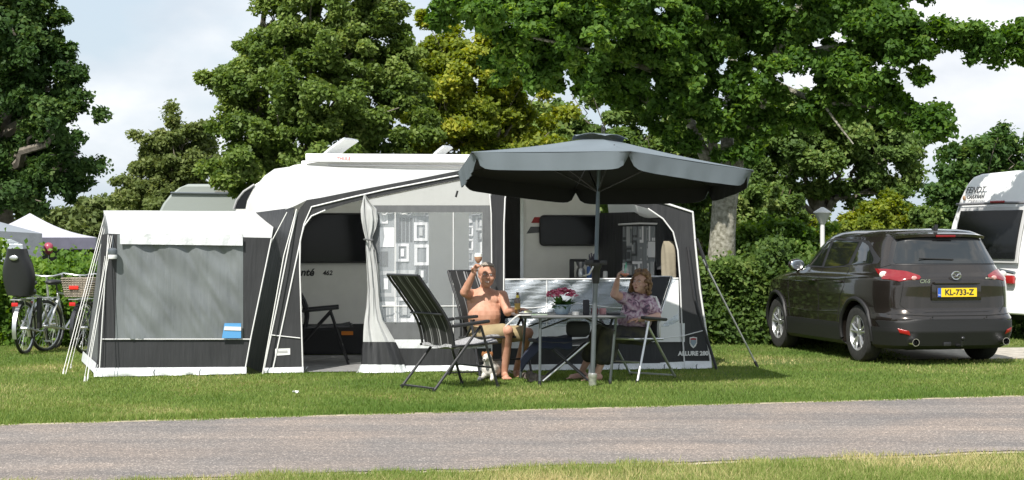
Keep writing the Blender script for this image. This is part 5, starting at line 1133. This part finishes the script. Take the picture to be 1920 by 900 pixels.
b = MB(); b.poly([P(x, y, 27.1) for x, y in [(-40, 470), (-20, 450), (20, 448), (42, 458), (46, 490), (-40, 490)]]); b.build('window', m_clear2, gt, solid=.005)
t = thing('balloon', 'pink balloon hanging in the opening of the party tent', 'balloon', P(91, 466, 29)); c = P(91, 466, 29); b = MB(); b.ell(c, (.085, .085, .105), fn=lambda p: Vector((p.x*(1+.15*p.z/.125), p.y*(1+.15*p.z/.125), p.z))); b.build('skin', mat('pink rubber', (.34, .06, .10), .35), t); b = MB(); b.tube([c+Vector((0, 0, -.12)), c+Vector((0, 0, -.3))], .004, 5); b.build('string', m_rope, t)

# ------------------------------------------------------------------ bicycles
def bicycle(label, loc, rz, mframe, kid=False, basket=False):
    t = thing('bicycle', label, 'bicycle', loc, rz, 'bicycles parked by the left hedge'); kw = dict(parent=t, world=False)
    for y in (0, 1.08):
        wl = bpy.data.objects.new('wheel', None); C.objects.link(wl); wl.parent = t; c = Vector((0, y, .35)); M = Matrix.Rotation(R(90), 3, 'Y')
        b = MB(); b.tube([c+Vector((0, .335*math.cos(a), .335*math.sin(a))) for a in [2*math.pi*i/40 for i in range(41)]], .023, 8, False); b.build('tyre', m_black, wl, world=False)
        b = MB(); b.tube([c+Vector((0, .308*math.cos(a), .308*math.sin(a))) for a in [2*math.pi*i/40 for i in range(41)]], .010, 6, False); b.tube([c+Vector((-.05, 0, 0)), c+Vector((.05, 0, 0))], .02, 8)
        for i in range(24): a = 2*math.pi*i/24; b.tube([c+Vector((.02*(-1)**i, 0, 0)), c+Vector((0, .30*math.cos(a), .30*math.sin(a)))], .0018, 3, False)
        b.build('rim', m_silver, wl, world=False)
        b = MB(); a0, a1 = (20, 200) if y == 0 else (-10, 150); b.grid(lambda u, v: c+Vector(((v-.5)*.055, .375*math.cos(R(a0+(a1-a0)*u)), .375*math.sin(R(a0+(a1-a0)*u)))), 20, 3); b.build('mudguard', mframe, **kw, solid=.004)
    b = MB(); bb = (0, .42, .29); st = (0, .26, .80); hd = (0, .82, .80); h2 = (0, .85, .66)
    for a, c_ in ((bb, st), (bb, h2), (st, (0, .84, .70)), ((.05, 0, .35), bb), ((-.05, 0, .35), bb), ((.05, 0, .35), (0, .28, .72)), ((-.05, 0, .35), (0, .28, .72)), (h2, (0, .80, .88))): b.tube([a, c_], .017, 8)
    b.build('frame', mframe, **kw)
    b = MB(); b.tube([(0, .86, .62), (.05, .9, .56), (.05, 1.08, .35)], .013, 8); b.tube([(0, .86, .62), (-.05, .9, .56), (-.05, 1.08, .35)], .013, 8); b.build('fork', m_silver, **kw)
    b = MB(); b.tube([(0, .80, .88), (0, .77, 1.02)], .014, 8); b.tube([(-.30, .58, 1.02), (-.24, .72, 1.06), (-.08, .80, 1.03), (.08, .80, 1.03), (.24, .72, 1.06), (.30, .58, 1.02)], .012, 8); b.build('handlebar', m_silver, **kw)
    for s in (-1, 1): b = MB(); b.tube([(s*.30, .58, 1.02), (s*.27, .66, 1.04)], .018, 8); b.build('grip', m_black, **kw)
    b = MB(); b.tube([st, (0, .23, .92)], .013, 8); b.ell((0, .16, .95), (.10, .13, .04)); b.ell((0, .30, .95), (.04, .10, .03)); b.build('saddle', m_black, **kw)
    b = MB(); b.tube([(-.07, -.32, .74), (-.07, .2, .74)], .008, 6); b.tube([(.07, -.32, .74), (.07, .2, .74)], .008, 6); b.tube([(-.07, -.32, .74), (.07, -.32, .74)], .008, 6)
    for s in (-1, 1): b.tube([(s*.07, -.2, .74), (s*.06, 0, .36)], .007, 6)
    b.build('rack', m_silver, **kw)
    b = MB(); b.box((0, -.345, .68), (.09, .02, .05), bev=.008); b.build('rear_light', mat('red bike light', (.5, .02, .02), .25), **kw)
    b = MB(); b.tube([(.02, .42, .29), (.10, .42, .29), (.10, .50, .16)], .010, 6); b.box((.13, .5, .15), (.09, .06, .02)); b.tube([(-.02, .42, .29), (-.10, .42, .29), (-.10, .34, .42)], .010, 6); b.box((-.13, .34, .43), (.09, .06, .02)); b.build('crank', m_silver, **kw)
    if kid:
        b = MB()
        def ks(u, v):
            a = (u-.5)*math.pi*1.05; z = .80+.62*v; w_ = .16+.05*math.sin(math.pi*min(1, v*1.15))-.04*v**4; return Vector((w_*math.sin(a), -.16-.12*math.cos(a)-.10*v, z))
        b.grid(ks, 16, 14); b.ell((0, -.08, .84), (.17, .20, .06)); s_ = b.build('child_seat', mat('black child seat shell', (.02, .021, .024), .4), **kw, solid=.025)
        b = MB(); b.ell((0, -.385, 1.30), (.06, .012, .035)); b.build('seat_badge', m_silver, **kw)
        for s in (-1, 1): b = MB(); b.box((s*.17, .08, .55), (.05, .10, .42), bev=.02); b.build('foot_guard', m_black, **kw)
    if basket:
        m_w = mat('grey wicker', (.22, .19, .15), .8, var=.5, vscale=60, bump=.8, bscale=70); b = MB(); z0, z1 = .78, 1.02
        for k in range(9):
            z = z0+(z1-z0)*k/8; w_ = .15+.04*k/8; d_ = .11+.03*k/8; b.tube([(-w_, -.16-d_, z), (w_, -.16-d_, z), (w_, -.16+d_, z), (-w_, -.16+d_, z), (-w_, -.16-d_, z)], .011, 5)
        for i in range(9): x = -.17+.34*i/8; b.tube([(x*.85, -.275, z0), (x, -.305, z1)], .006, 5)
        b.box((0, -.16, z0), (.30, .22, .012)); b.build('basket', m_w, **kw); b = MB(); b.box((0, -.31, .90), (.14, .012, .05), bev=.005); b.build('basket_reflector', mat('red reflector lens', (.6, .03, .02), .2), **kw)
    return t
m_bk = mat('black bike frame', (.02, .02, .025), .25, coat=.5)
bicycle('bicycle with black child seat at the left edge of the picture', (-6.55, 22.95, 0), R(-6), m_silver, kid=True)
bicycle('silver bicycle leaning behind the one with the child seat', (-6.42, 23.5, 0), R(-22), m_silver)
bicycle('black bicycle with wicker basket between hedge and annex', (-5.78, 23.1, 0), R(-14), m_bk, basket=True)

# ------------------------------------------------------------------ people
def skinm(name, c, c2): return mat(name, c, .55, col2=c2, vscale=11, bump=.15, bscale=180, spec=.35)
def hand(mb, wr, f, pn, side, curl, s=1.0, spread=.012):
    """wr wrist, f along the hand, pn palm normal, side +1/-1 thumb side"""
    f = Vector(f).normalized(); pn = Vector(pn); pn = (pn-f*pn.dot(f)).normalized(); sd = f.cross(pn)*side
    M = Matrix((sd, f, pn)).transposed(); wr = Vector(wr)
    mb.ell(wr+f*.045*s, (.040*s, .055*s, .019*s), M)
    for k, (o_, ln_) in enumerate(((.030, .88), (.010, 1.0), (-.011, .93), (-.030, .74))):
        p = wr+f*.082*s+sd*o_*s; d = (f+sd*o_*.8).normalized(); a = 0; pts = [p-f*.02]; rs = [.0095*s]
        for q, l in enumerate((.040, .026, .020)):
            a += curl*(.8, 1.0, .8)[q]; v = d*math.cos(a)+pn*math.sin(a); p = p+v*l*ln_*s; pts.append(p); rs.append((.0092, .0085, .0075)[q]*s)
        mb.chain(pts, rs, 8)
    p = wr+f*.025*s+sd*.034*s; v = (f*.7+sd*.65+pn*.35).normalized(); q = p+v*.035*s; v2 = (f*.75+pn*.75*min(1, curl+.3)).normalized(); mb.chain([p, q, q+v2*.035*s], [.012*s, .011*s, .009*s], 8)
def head(mb, c, fwd, up, s=1.0, wx=1.0):
    f = Vector(fwd).normalized(); u = Vector(up); u = (u-f*u.dot(f)).normalized(); r = f.cross(u); M = Matrix((r, f, u)).transposed(); c = Vector(c)
    T = lambda x, y, z: c+M@Vector((x*s, y*s, z*s))
    mb.ell(T(0, -.012, .03), (.078*s*wx, .098*s, .092*s), M, 24, 16)            # skull
    mb.ell(T(0, .018, -.035), (.066*s*wx, .076*s, .082*s), M, 20, 14)            # face
    mb.ell(T(0, .058, -.092), (.030*s, .026*s, .024*s), M)                  # chin
    mb.ell(T(0, .080, .024), (.050*s, .014*s, .010*s), M); mb.ell(T(-.03, .074, .004), (.020*s, .014*s, .016*s), M); mb.ell(T(.03, .074, .004), (.020*s, .014*s, .016*s), M)                    # brow
    mb.capsule(T(0, .090, .005), T(0, .112, -.026), .009*s, .013*s)         # nose
    for k in (-1, 1):
        mb.ell(T(.012*k, .100, -.028), (.010*s, .010*s, .008*s), M); mb.ell(T(.040*k, .066, -.030), (.026*s*wx, .020*s, .024*s), M); mb.ell(T(.079*k, -.005, -.005), (.010*s, .020*s, .032*s), M)
    mb.ell(T(0, .088, -.058), (.024*s, .010*s, .006*s), M); mb.ell(T(0, .084, -.070), (.022*s, .010*s, .007*s), M)
    return T, M
def face_parts(T, M, parent, smile=True, s=1.0, lip=(.30, .10, .09), iris=(.10, .14, .18)):
    b = MB()
    for k in (-1, 1): b.ell(T(.030*k, .084, .006), (.0135*s, .008*s, .0075*s), M, m=0); b.ell(T(.030*k, .0905, .006), (.0055*s, .003*s, .0055*s), M, m=1)
    b.build('eyes', [mat('eye white', (.6, .57, .54), .2), mat('iris', iris, .2)], parent)
    b = MB(); w_ = .030 if smile else .024
    b.tube([T(-w_*1.0, .080, -.052 if smile else -.060), T(-w_*.5, .094, -.060), T(0, .098, -.063), T(w_*.5, .094, -.060), T(w_, .080, -.052 if smile else -.060)], [.002*s, .0045*s, .005*s, .0045*s, .002*s], 8)
    b.tube([T(-w_*.9, .080, -.054), T(-w_*.4, .092, -.073 if smile else -.068), T(w_*.4, .092, -.073 if smile else -.068), T(w_*.9, .080, -.054)], [.002*s, .0045*s, .0045*s, .002*s], 8); b.build('lips', mat('lips', lip, .4), parent)
    if smile: b = MB(); b.tube([T(-.024, .086, -.057), T(-.01, .097, -.067), T(.01, .097, -.067), T(.024, .086, -.057)], [.003, .0055, .0055, .003], 8); b.build('teeth', mat('teeth', (.7, .68, .62), .3), parent)
    b = MB()
    for k in (-1, 1): b.tube([T(.014*k, .101, .020), T(.03*k, .099, .027), T(.047*k, .088, .020)], .0035*s, 6)
    b.build('eyebrows', mat('eyebrow hair', (.16, .11, .07), .9), parent)

# man
man = thing('person', 'shirtless smiling man in glasses and khaki shorts raising a glass of beer', 'person', (-.3, 19.2, 0))
b = MB(); Y = 19.22
hc = P(913, 516, 19.08); nk = P(908, 545, 19.2); ch = P(908, 567, 19.2); bl = P(908, 590, 19.13); pv = P(906, 612, 19.2)
sR = P(881, 552, 19.2); sL = P(942, 555, 19.2); eR = P(871, 543, 18.98); eR.z -= .03; wR = P(888, 512, 18.86); eL = P(952, 585, 19.05); wL = P(972, 580, 18.75)
b.ell(ch, (.200, .122, .175)); b.ell(ch+Vector((0, 0, .07)), (.168, .09, .085)); b.ell(ch.lerp(bl, .5), (.192, .122, .15)); b.ell(bl, (.188, .124, .15)); b.ell(bl+Vector((0, .02, -.05)), (.185, .122, .13)); b.ell(pv, (.175, .13, .11))
b.ell(ch+Vector((-.075, -.085, .03)), (.085, .04, .06)); b.ell(ch+Vector((.075, -.085, .03)), (.085, .04, .06))
b.capsule(nk+Vector((0, .02, -.05)), nk+Vector((.01, -.01, .05)), .062, .058); b.capsule(nk+Vector((0, .02, -.03)), sR, .05, .062); b.capsule(nk+Vector((0, .02, -.03)), sL, .05, .062)
b.chain([sR, eR, wR], [.066, .052, .031]); b.chain([sL, eL, wL], [.066, .050, .031]); b.ell(eR.lerp(wR, .3), (.042, .042, .06)); b.ell(sR, (.065, .06, .065)); b.ell(sL, (.065, .06, .065))
T, M = head(b, hc, (.10, -1, .02), (.06, 0, 1), 1.12, 1.12)
hR = P(895, 628, 19.1); hL = P(922, 628, 19.15); kR = P(952, 620, 18.82); kL = P(990, 624, 18.88); aR = P(946, 700, 18.98); aL = P(968, 694, 19.3)
for h_, k_, a_ in ((hR, kR, aR), (hL, kL, aL)):
    b.chain([h_, k_], [.092, .062]); cf = k_.lerp(a_, .33)+Vector((0, .03, 0)); b.chain([k_, cf, a_], [.060, .058, .036]); f0 = Vector((a_.x, a_.y, .05))
    b.capsule((a_.x, a_.y+.03, .045), (a_.x+.02, a_.y-.13, .030), .042, .034); 
    for q in range(5): b.capsule((a_.x-.022+.02*q, a_.y-.13, .024), (a_.x-.020+.021*q+.01, a_.y-.20+.012*q, .016), .013, .011, 8)
hd_f = (P(893, 497, 18.84)-wR); hand(b, wR, hd_f, (.55, -.6, .1), -1, .85); hand(b, wL, (.85, -.5, 0), (0, 0, -1), -1, .35)
m_skin = skinm('tanned skin', (.44, .215, .14), (.54, .30, .21)); b.build('body', m_skin, man, remesh=.0065, sm=3)
face_parts(T, M, man, True, 1.14)
b = MB(); rg = random.Random(2); b.ell(T(0, -.026, .040), (.102, .110, .106), M, 24, 16, fn=lambda p: Vector((p.x, p.y, p.z)) if not (p.y > .020 and p.z < .040) else Vector((p.x, .020, p.z)))
for i in range(40): a = rg.uniform(0, 3.14); b.capsule(T(-.06+.12*rg.random(), .02+.05*rg.random(), .105), T(-.06+.12*rg.random(), .055+.02*rg.random(), .098), .008, .005, 6)
b.build('hair', mat('greying brown hair', (.20, .165, .13), .8, col2=(.36, .32, .27), vscale=70, bump=.8, bscale=160), man, remesh=.006, sm=1)
b = MB()
for k in (-1, 1):
    q = [T(.034*k+.025*math.copysign(abs(math.cos(a))**.6, math.cos(a)), .108, .004+.016*math.copysign(abs(math.sin(a))**.6, math.sin(a))) for a in [2*math.pi*i/20 for i in range(21)]]; b.tube(q, .0013, 5, False); b.tube([T(.058*k, .106, .010), T(.090*k, .0, .010)], .0015, 5)
b.tube([T(-.009, .108, .010), T(.009, .108, .010)], .0025, 5); b.build('glasses', mat('dark glasses frame', (.14, .06, .06), .3), man)
b = MB(); b.ell(pv+Vector((0, 0, -.015)), (.19, .145, .105)); b.chain([hR, hR.lerp(kR, .82)], [.108, .092]); b.chain([hL, hL.lerp(kL, .80)], [.108, .092]); b.build('shorts', mat('khaki shorts cloth', (.30, .235, .13), .85, var=.1, bump=.5, bscale=16), man, remesh=.011, sm=4)
# beer glass in his hand
gc_ = P(896, 500, 18.80); bg_ = thing('beer_glass', 'stemmed glass of amber beer raised in the hand of the man', 'glass', gc_); m_gl = mat('thin clear glass', (.8, .85, .88), .05, alpha=.16, spec=.6)
c = gc_+Vector((.005, 0, -.03)); b = MB(); b.lathe([(.035, 0), (.034, .003), (.005, .008), (.004, .06), (.012, .066), (.040, .10), (.046, .13), (.043, .165), (.039, .185)], c, 24); b.build('goblet', m_gl, bg_)
b = MB(); b.lathe([(0, .068), (.012, .069), (.038, .101), (.0435, .130), (.043, .140), (0, .141)], c, 24); b.build('beer', mat('amber beer', (.60, .22, .02), .1, transl=.4), bg_); b = MB(); b.lathe([(0, .1415), (.043, .1415), (.040, .172), (0, .178)], c, 24); b.build('foam', mat('beer foam', (.82, .80, .74), .8), bg_)

# woman
wo = thing('person', 'woman with curly red brown hair and lilac patterned shirt leaning back and raising a cocktail', 'person', (1.35, 19.0, 0))
b = MB(); hc = P(1201, 530, 18.88); nk = P(1204, 553, 19.0); ch = P(1198, 574, 19.0); bl = P(1190, 600, 18.95); pv = P(1188, 620, 19.0)
sR = P(1176, 562, 18.93); sL = P(1224, 568, 19.02); eR = P(1152, 552, 18.72); wR = P(1158, 524, 18.62); eL = P(1232, 594, 18.88); wL = P(1198, 599, 18.66)
shirt = MB()
for mb2, g_ in ((b, 0), (shirt, .014)):
    mb2.ell(ch, (.175+g_, .12+g_, .15+g_)); mb2.ell(bl, (.185+g_, .145+g_, .14+g_)); mb2.ell(pv, (.19+g_*.5, .15+g_*.5, .11)); mb2.ell(ch+Vector((-.09, -.10, .0)), (.085+g_, .07+g_, .075+g_)); mb2.ell(ch+Vector((.07, -.11, -.01)), (.085+g_, .07+g_, .075+g_))
    mb2.capsule(nk+Vector((0, .03, -.05)), sR, .052+g_, .062+g_); mb2.capsule(nk+Vector((0, .03, -.05)), sL, .052+g_, .062+g_)
shirt.chain([sR, sR.lerp(eR, .45)], [.078, .074]); shirt.chain([sL, sL.lerp(eL, .62)], [.080, .075])
b.capsule(nk+Vector((0, .02, -.06)), nk+Vector((-.01, -.02, .06)), .058, .055)
b.chain([sR, eR, wR], [.064, .048, .027]); b.chain([sL, eL, wL], [.064, .046, .027])
T, M = head(b, hc, (-.52, -.80, .12), (.14, .06, 1), .98)
hR = P(1176, 628, 18.9); hL = P(1205, 630, 18.85); kR = P(1122, 622, 18.72); kL = P(1140, 626, 18.60); aR = P(1092, 694, 18.95); aL = P(1120, 700, 18.72)
for h_, k_, a_ in ((hR, kR, aR), (hL, kL, aL)):
    b.chain([h_, k_], [.095, .060]); cf = k_.lerp(a_, .33)+Vector((.03, .02, 0)); b.chain([k_, cf, a_], [.058, .057, .035]); b.capsule((a_.x+.02, a_.y, .045), (a_.x-.12, a_.y-.06, .03), .040, .032)
    for q in range(5): b.capsule((a_.x-.12+.006*q, a_.y-.09+.018*q, .024), (a_.x-.18+.006*q, a_.y-.11+.019*q, .016), .012, .010, 8)
hand(b, wR, P(1162, 508, 18.58)-wR, (.6, -.2, .1), -1, .85, .92); hand(b, wL, (-.9, -.4, 0), (0, 0, -1), 1, .3, .92)
b.build('body', skinm('fair skin', (.48, .28, .22), (.56, .36, .29)), wo, remesh=.0065, sm=3); face_parts(T, M, wo, False, .98)
def shirtmat():
    m = mat('lilac patterned jersey', (.42, .28, .36), .8, bump=.3, bscale=18); t = m.node_tree; bs = t.nodes['Principled BSDF']; co = N(t, 'ShaderNodeTexCoord'); no = N(t, 'ShaderNodeTexNoise'); no.inputs['Scale'].default_value = 13; no.inputs['Detail'].default_value = 4; no.inputs['Distortion'].default_value = 1.5
    r = N(t, 'ShaderNodeValToRGB'); e = r.color_ramp.elements; e[0].position = .36; e[0].color = (.09, .06, .10, 1); e[1].position = .62; e[1].color = (.55, .47, .52, 1); x = e.new(.46); x.color = (.36, .22, .30, 1)
    t.links.new(co.outputs['Object'], no.inputs['Vector']); t.links.new(no.outputs['Fac'], r.inputs[0]); t.links.new(r.outputs[0], bs.inputs['Base Color']); return m
shirt.build('shirt', shirtmat(), wo, remesh=.010, sm=5)
b = MB(); sl = sL+Vector((.055, -.045, .03)); b.tube([nk+Vector((.10, 0, -.02)), sL+Vector((.03, -.05, .065)), sL.lerp(eL, .3)+Vector((.045, -.06, .02)), sL.lerp(eL, .62)+Vector((.05, -.04, 0))], .014, 8); b.build('sleeve_stripe', m_pipe, wo)
b = MB(); b.ell(pv+Vector((0, 0, -.02)), (.205, .16, .105)); b.chain([hR, kR, kR.lerp(aR, .6)], [.112, .085, .085]); b.chain([hL, kL, kL.lerp(aL, .6)], [.112, .085, .085]); b.ell((kR+kL)/2+Vector((.05, .05, -.16)), (.12, .10, .2)); b.build('skirt', mat('dark olive skirt cloth', (.06, .058, .035), .9, col2=(.02, .02, .022), vscale=9, bump=.4, bscale=20), wo, remesh=.011, sm=4)
b = MB(); rg = random.Random(7)
for i in range(190):
    a = rg.uniform(0, 2*math.pi); z = rg.uniform(-.13, .13); fr_ = math.cos(a)   # a=0 is the face direction
    if fr_ > .45 and z < .062: continue
    rr2 = .095*math.sqrt(max(.05, 1-(max(z, 0)/.135)**2))*(1.05+.12*(z < 0)); p = T(rr2*math.sin(a)*1.02, rr2*math.cos(a)*1.05-.012, z+.02)
    q = p+Vector((rg.uniform(-.02, .02), rg.uniform(-.02, .02), rg.uniform(-.02, .02))); b.ell(p, (rg.uniform(.014, .026),)*3, nu=8, nv=6)
b.ell(T(0, -.03, .035), (.084, .092, .095), M); b.build('hair', mat('curly red brown hair', (.10, .050, .025), .7, col2=(.28, .17, .09), vscale=35, bump=1, bscale=90), wo, remesh=.007, sm=1)
b = MB(); b.tube([wL+Vector((.02*math.cos(a)*0, .030*math.cos(a), .030*math.sin(a))) for a in [2*math.pi*i/16 for i in range(17)]], .004, 5, False); b.build('bracelet', m_silver, wo)
gc_ = P(1172, 519, 18.56); ck = thing('cocktail_glass', 'stemmed glass of orange cocktail with green straw in the hand of the woman', 'glass', gc_); c = gc_+Vector((.0, -.005, -.06))
b = MB(); b.lathe([(.034, 0), (.033, .003), (.004, .008), (.004, .055), (.015, .062), (.045, .085), (.042, .10), (.036, .115), (.038, .16)], c, 24); b.build('goblet', m_gl, ck); b = MB(); b.lathe([(0, .062), (.014, .064), (.0425, .086), (.040, .098), (0, .099)], c, 24); b.build('drink', mat('orange drink', (.75, .16, .02), .1, transl=.3), ck)
b = MB(); b.tube([c+Vector((-.01, 0, .075)), c+Vector((.012, 0, .22))], .004, 6); b.tube([c+Vector((0, 0, .075)), c+Vector((.018, 0, .20))], .003, 6); b.build('straw', mat('green straw', (.12, .55, .38), .4), ck)

# dog
dg_ = thing('dog', 'small white dog with brown patched head lying under the recliner of the man', 'dog', (-.25, 18.95, 0)); b = MB(); o_ = P(926, 696, 18.95); o_.z = 0
b.capsule(o_+Vector((.0, .12, .11)), o_+Vector((-.05, -.10, .12)), .10, .09); b.ell(o_+Vector((.04, .16, .10)), (.10, .10, .10)); b.capsule(o_+Vector((-.05, -.12, .15)), o_+Vector((-.06, -.16, .23)), .065, .05)
hd_ = o_+Vector((-.07, -.17, .26)); b.ell(hd_, (.055, .06, .052)); b.capsule(hd_+Vector((-.01, -.04, -.01)), hd_+Vector((-.03, -.095, -.025)), .03, .021)
b.capsule(o_+Vector((-.10, -.12, .06)), o_+Vector((-.16, -.26, .022)), .035, .022); b.capsule(o_+Vector((.0, -.12, .06)), o_+Vector((-.02, -.27, .022)), .035, .022); b.capsule(o_+Vector((-.06, .12, .06)), o_+Vector((-.13, .0, .03)), .055, .025); b.capsule(o_+Vector((.08, .22, .10)), o_+Vector((.20, .28, .05)), .02, .01)
b.build('body', mat('white dog coat with brown patches', (.55, .52, .47), .9, col2=(.62, .6, .56), vscale=20, bump=.8, bscale=90), dg_, remesh=.007, sm=2)
b = MB()
for k in (-1, 1): b.ell(hd_+Vector((.047*k, -.005, .03)), (.018, .022, .034), fn=None); 
b.ell(hd_+Vector((.0, .012, .018)), (.056, .056, .045)); b.build('ears', mat('brown dog fur', (.22, .09, .03), .9), dg_, remesh=.006, sm=1)
b = MB(); b.ell(hd_+Vector((-.034, -.115, -.02)), (.010, .008, .008)); b.ell(hd_+Vector((-.035, -.045, .012)), (.006, .006, .006)); b.ell(hd_+Vector((.012, -.056, .012)), (.006, .006, .006)); b.build('nose_and_eyes', m_black, dg_)
# litter
b = MB(); c = G(555, 744); b.grid(lambda u, v: c+Vector(((u-.5)*.06, (v-.5)*.05, .05+.012*math.sin(u*7+v*5))), 5, 5); tag(b.build('paper_scrap', m_pipe, solid=.002), 'tiny white scrap of paper lying on the grass in front of the awning', 'paper')
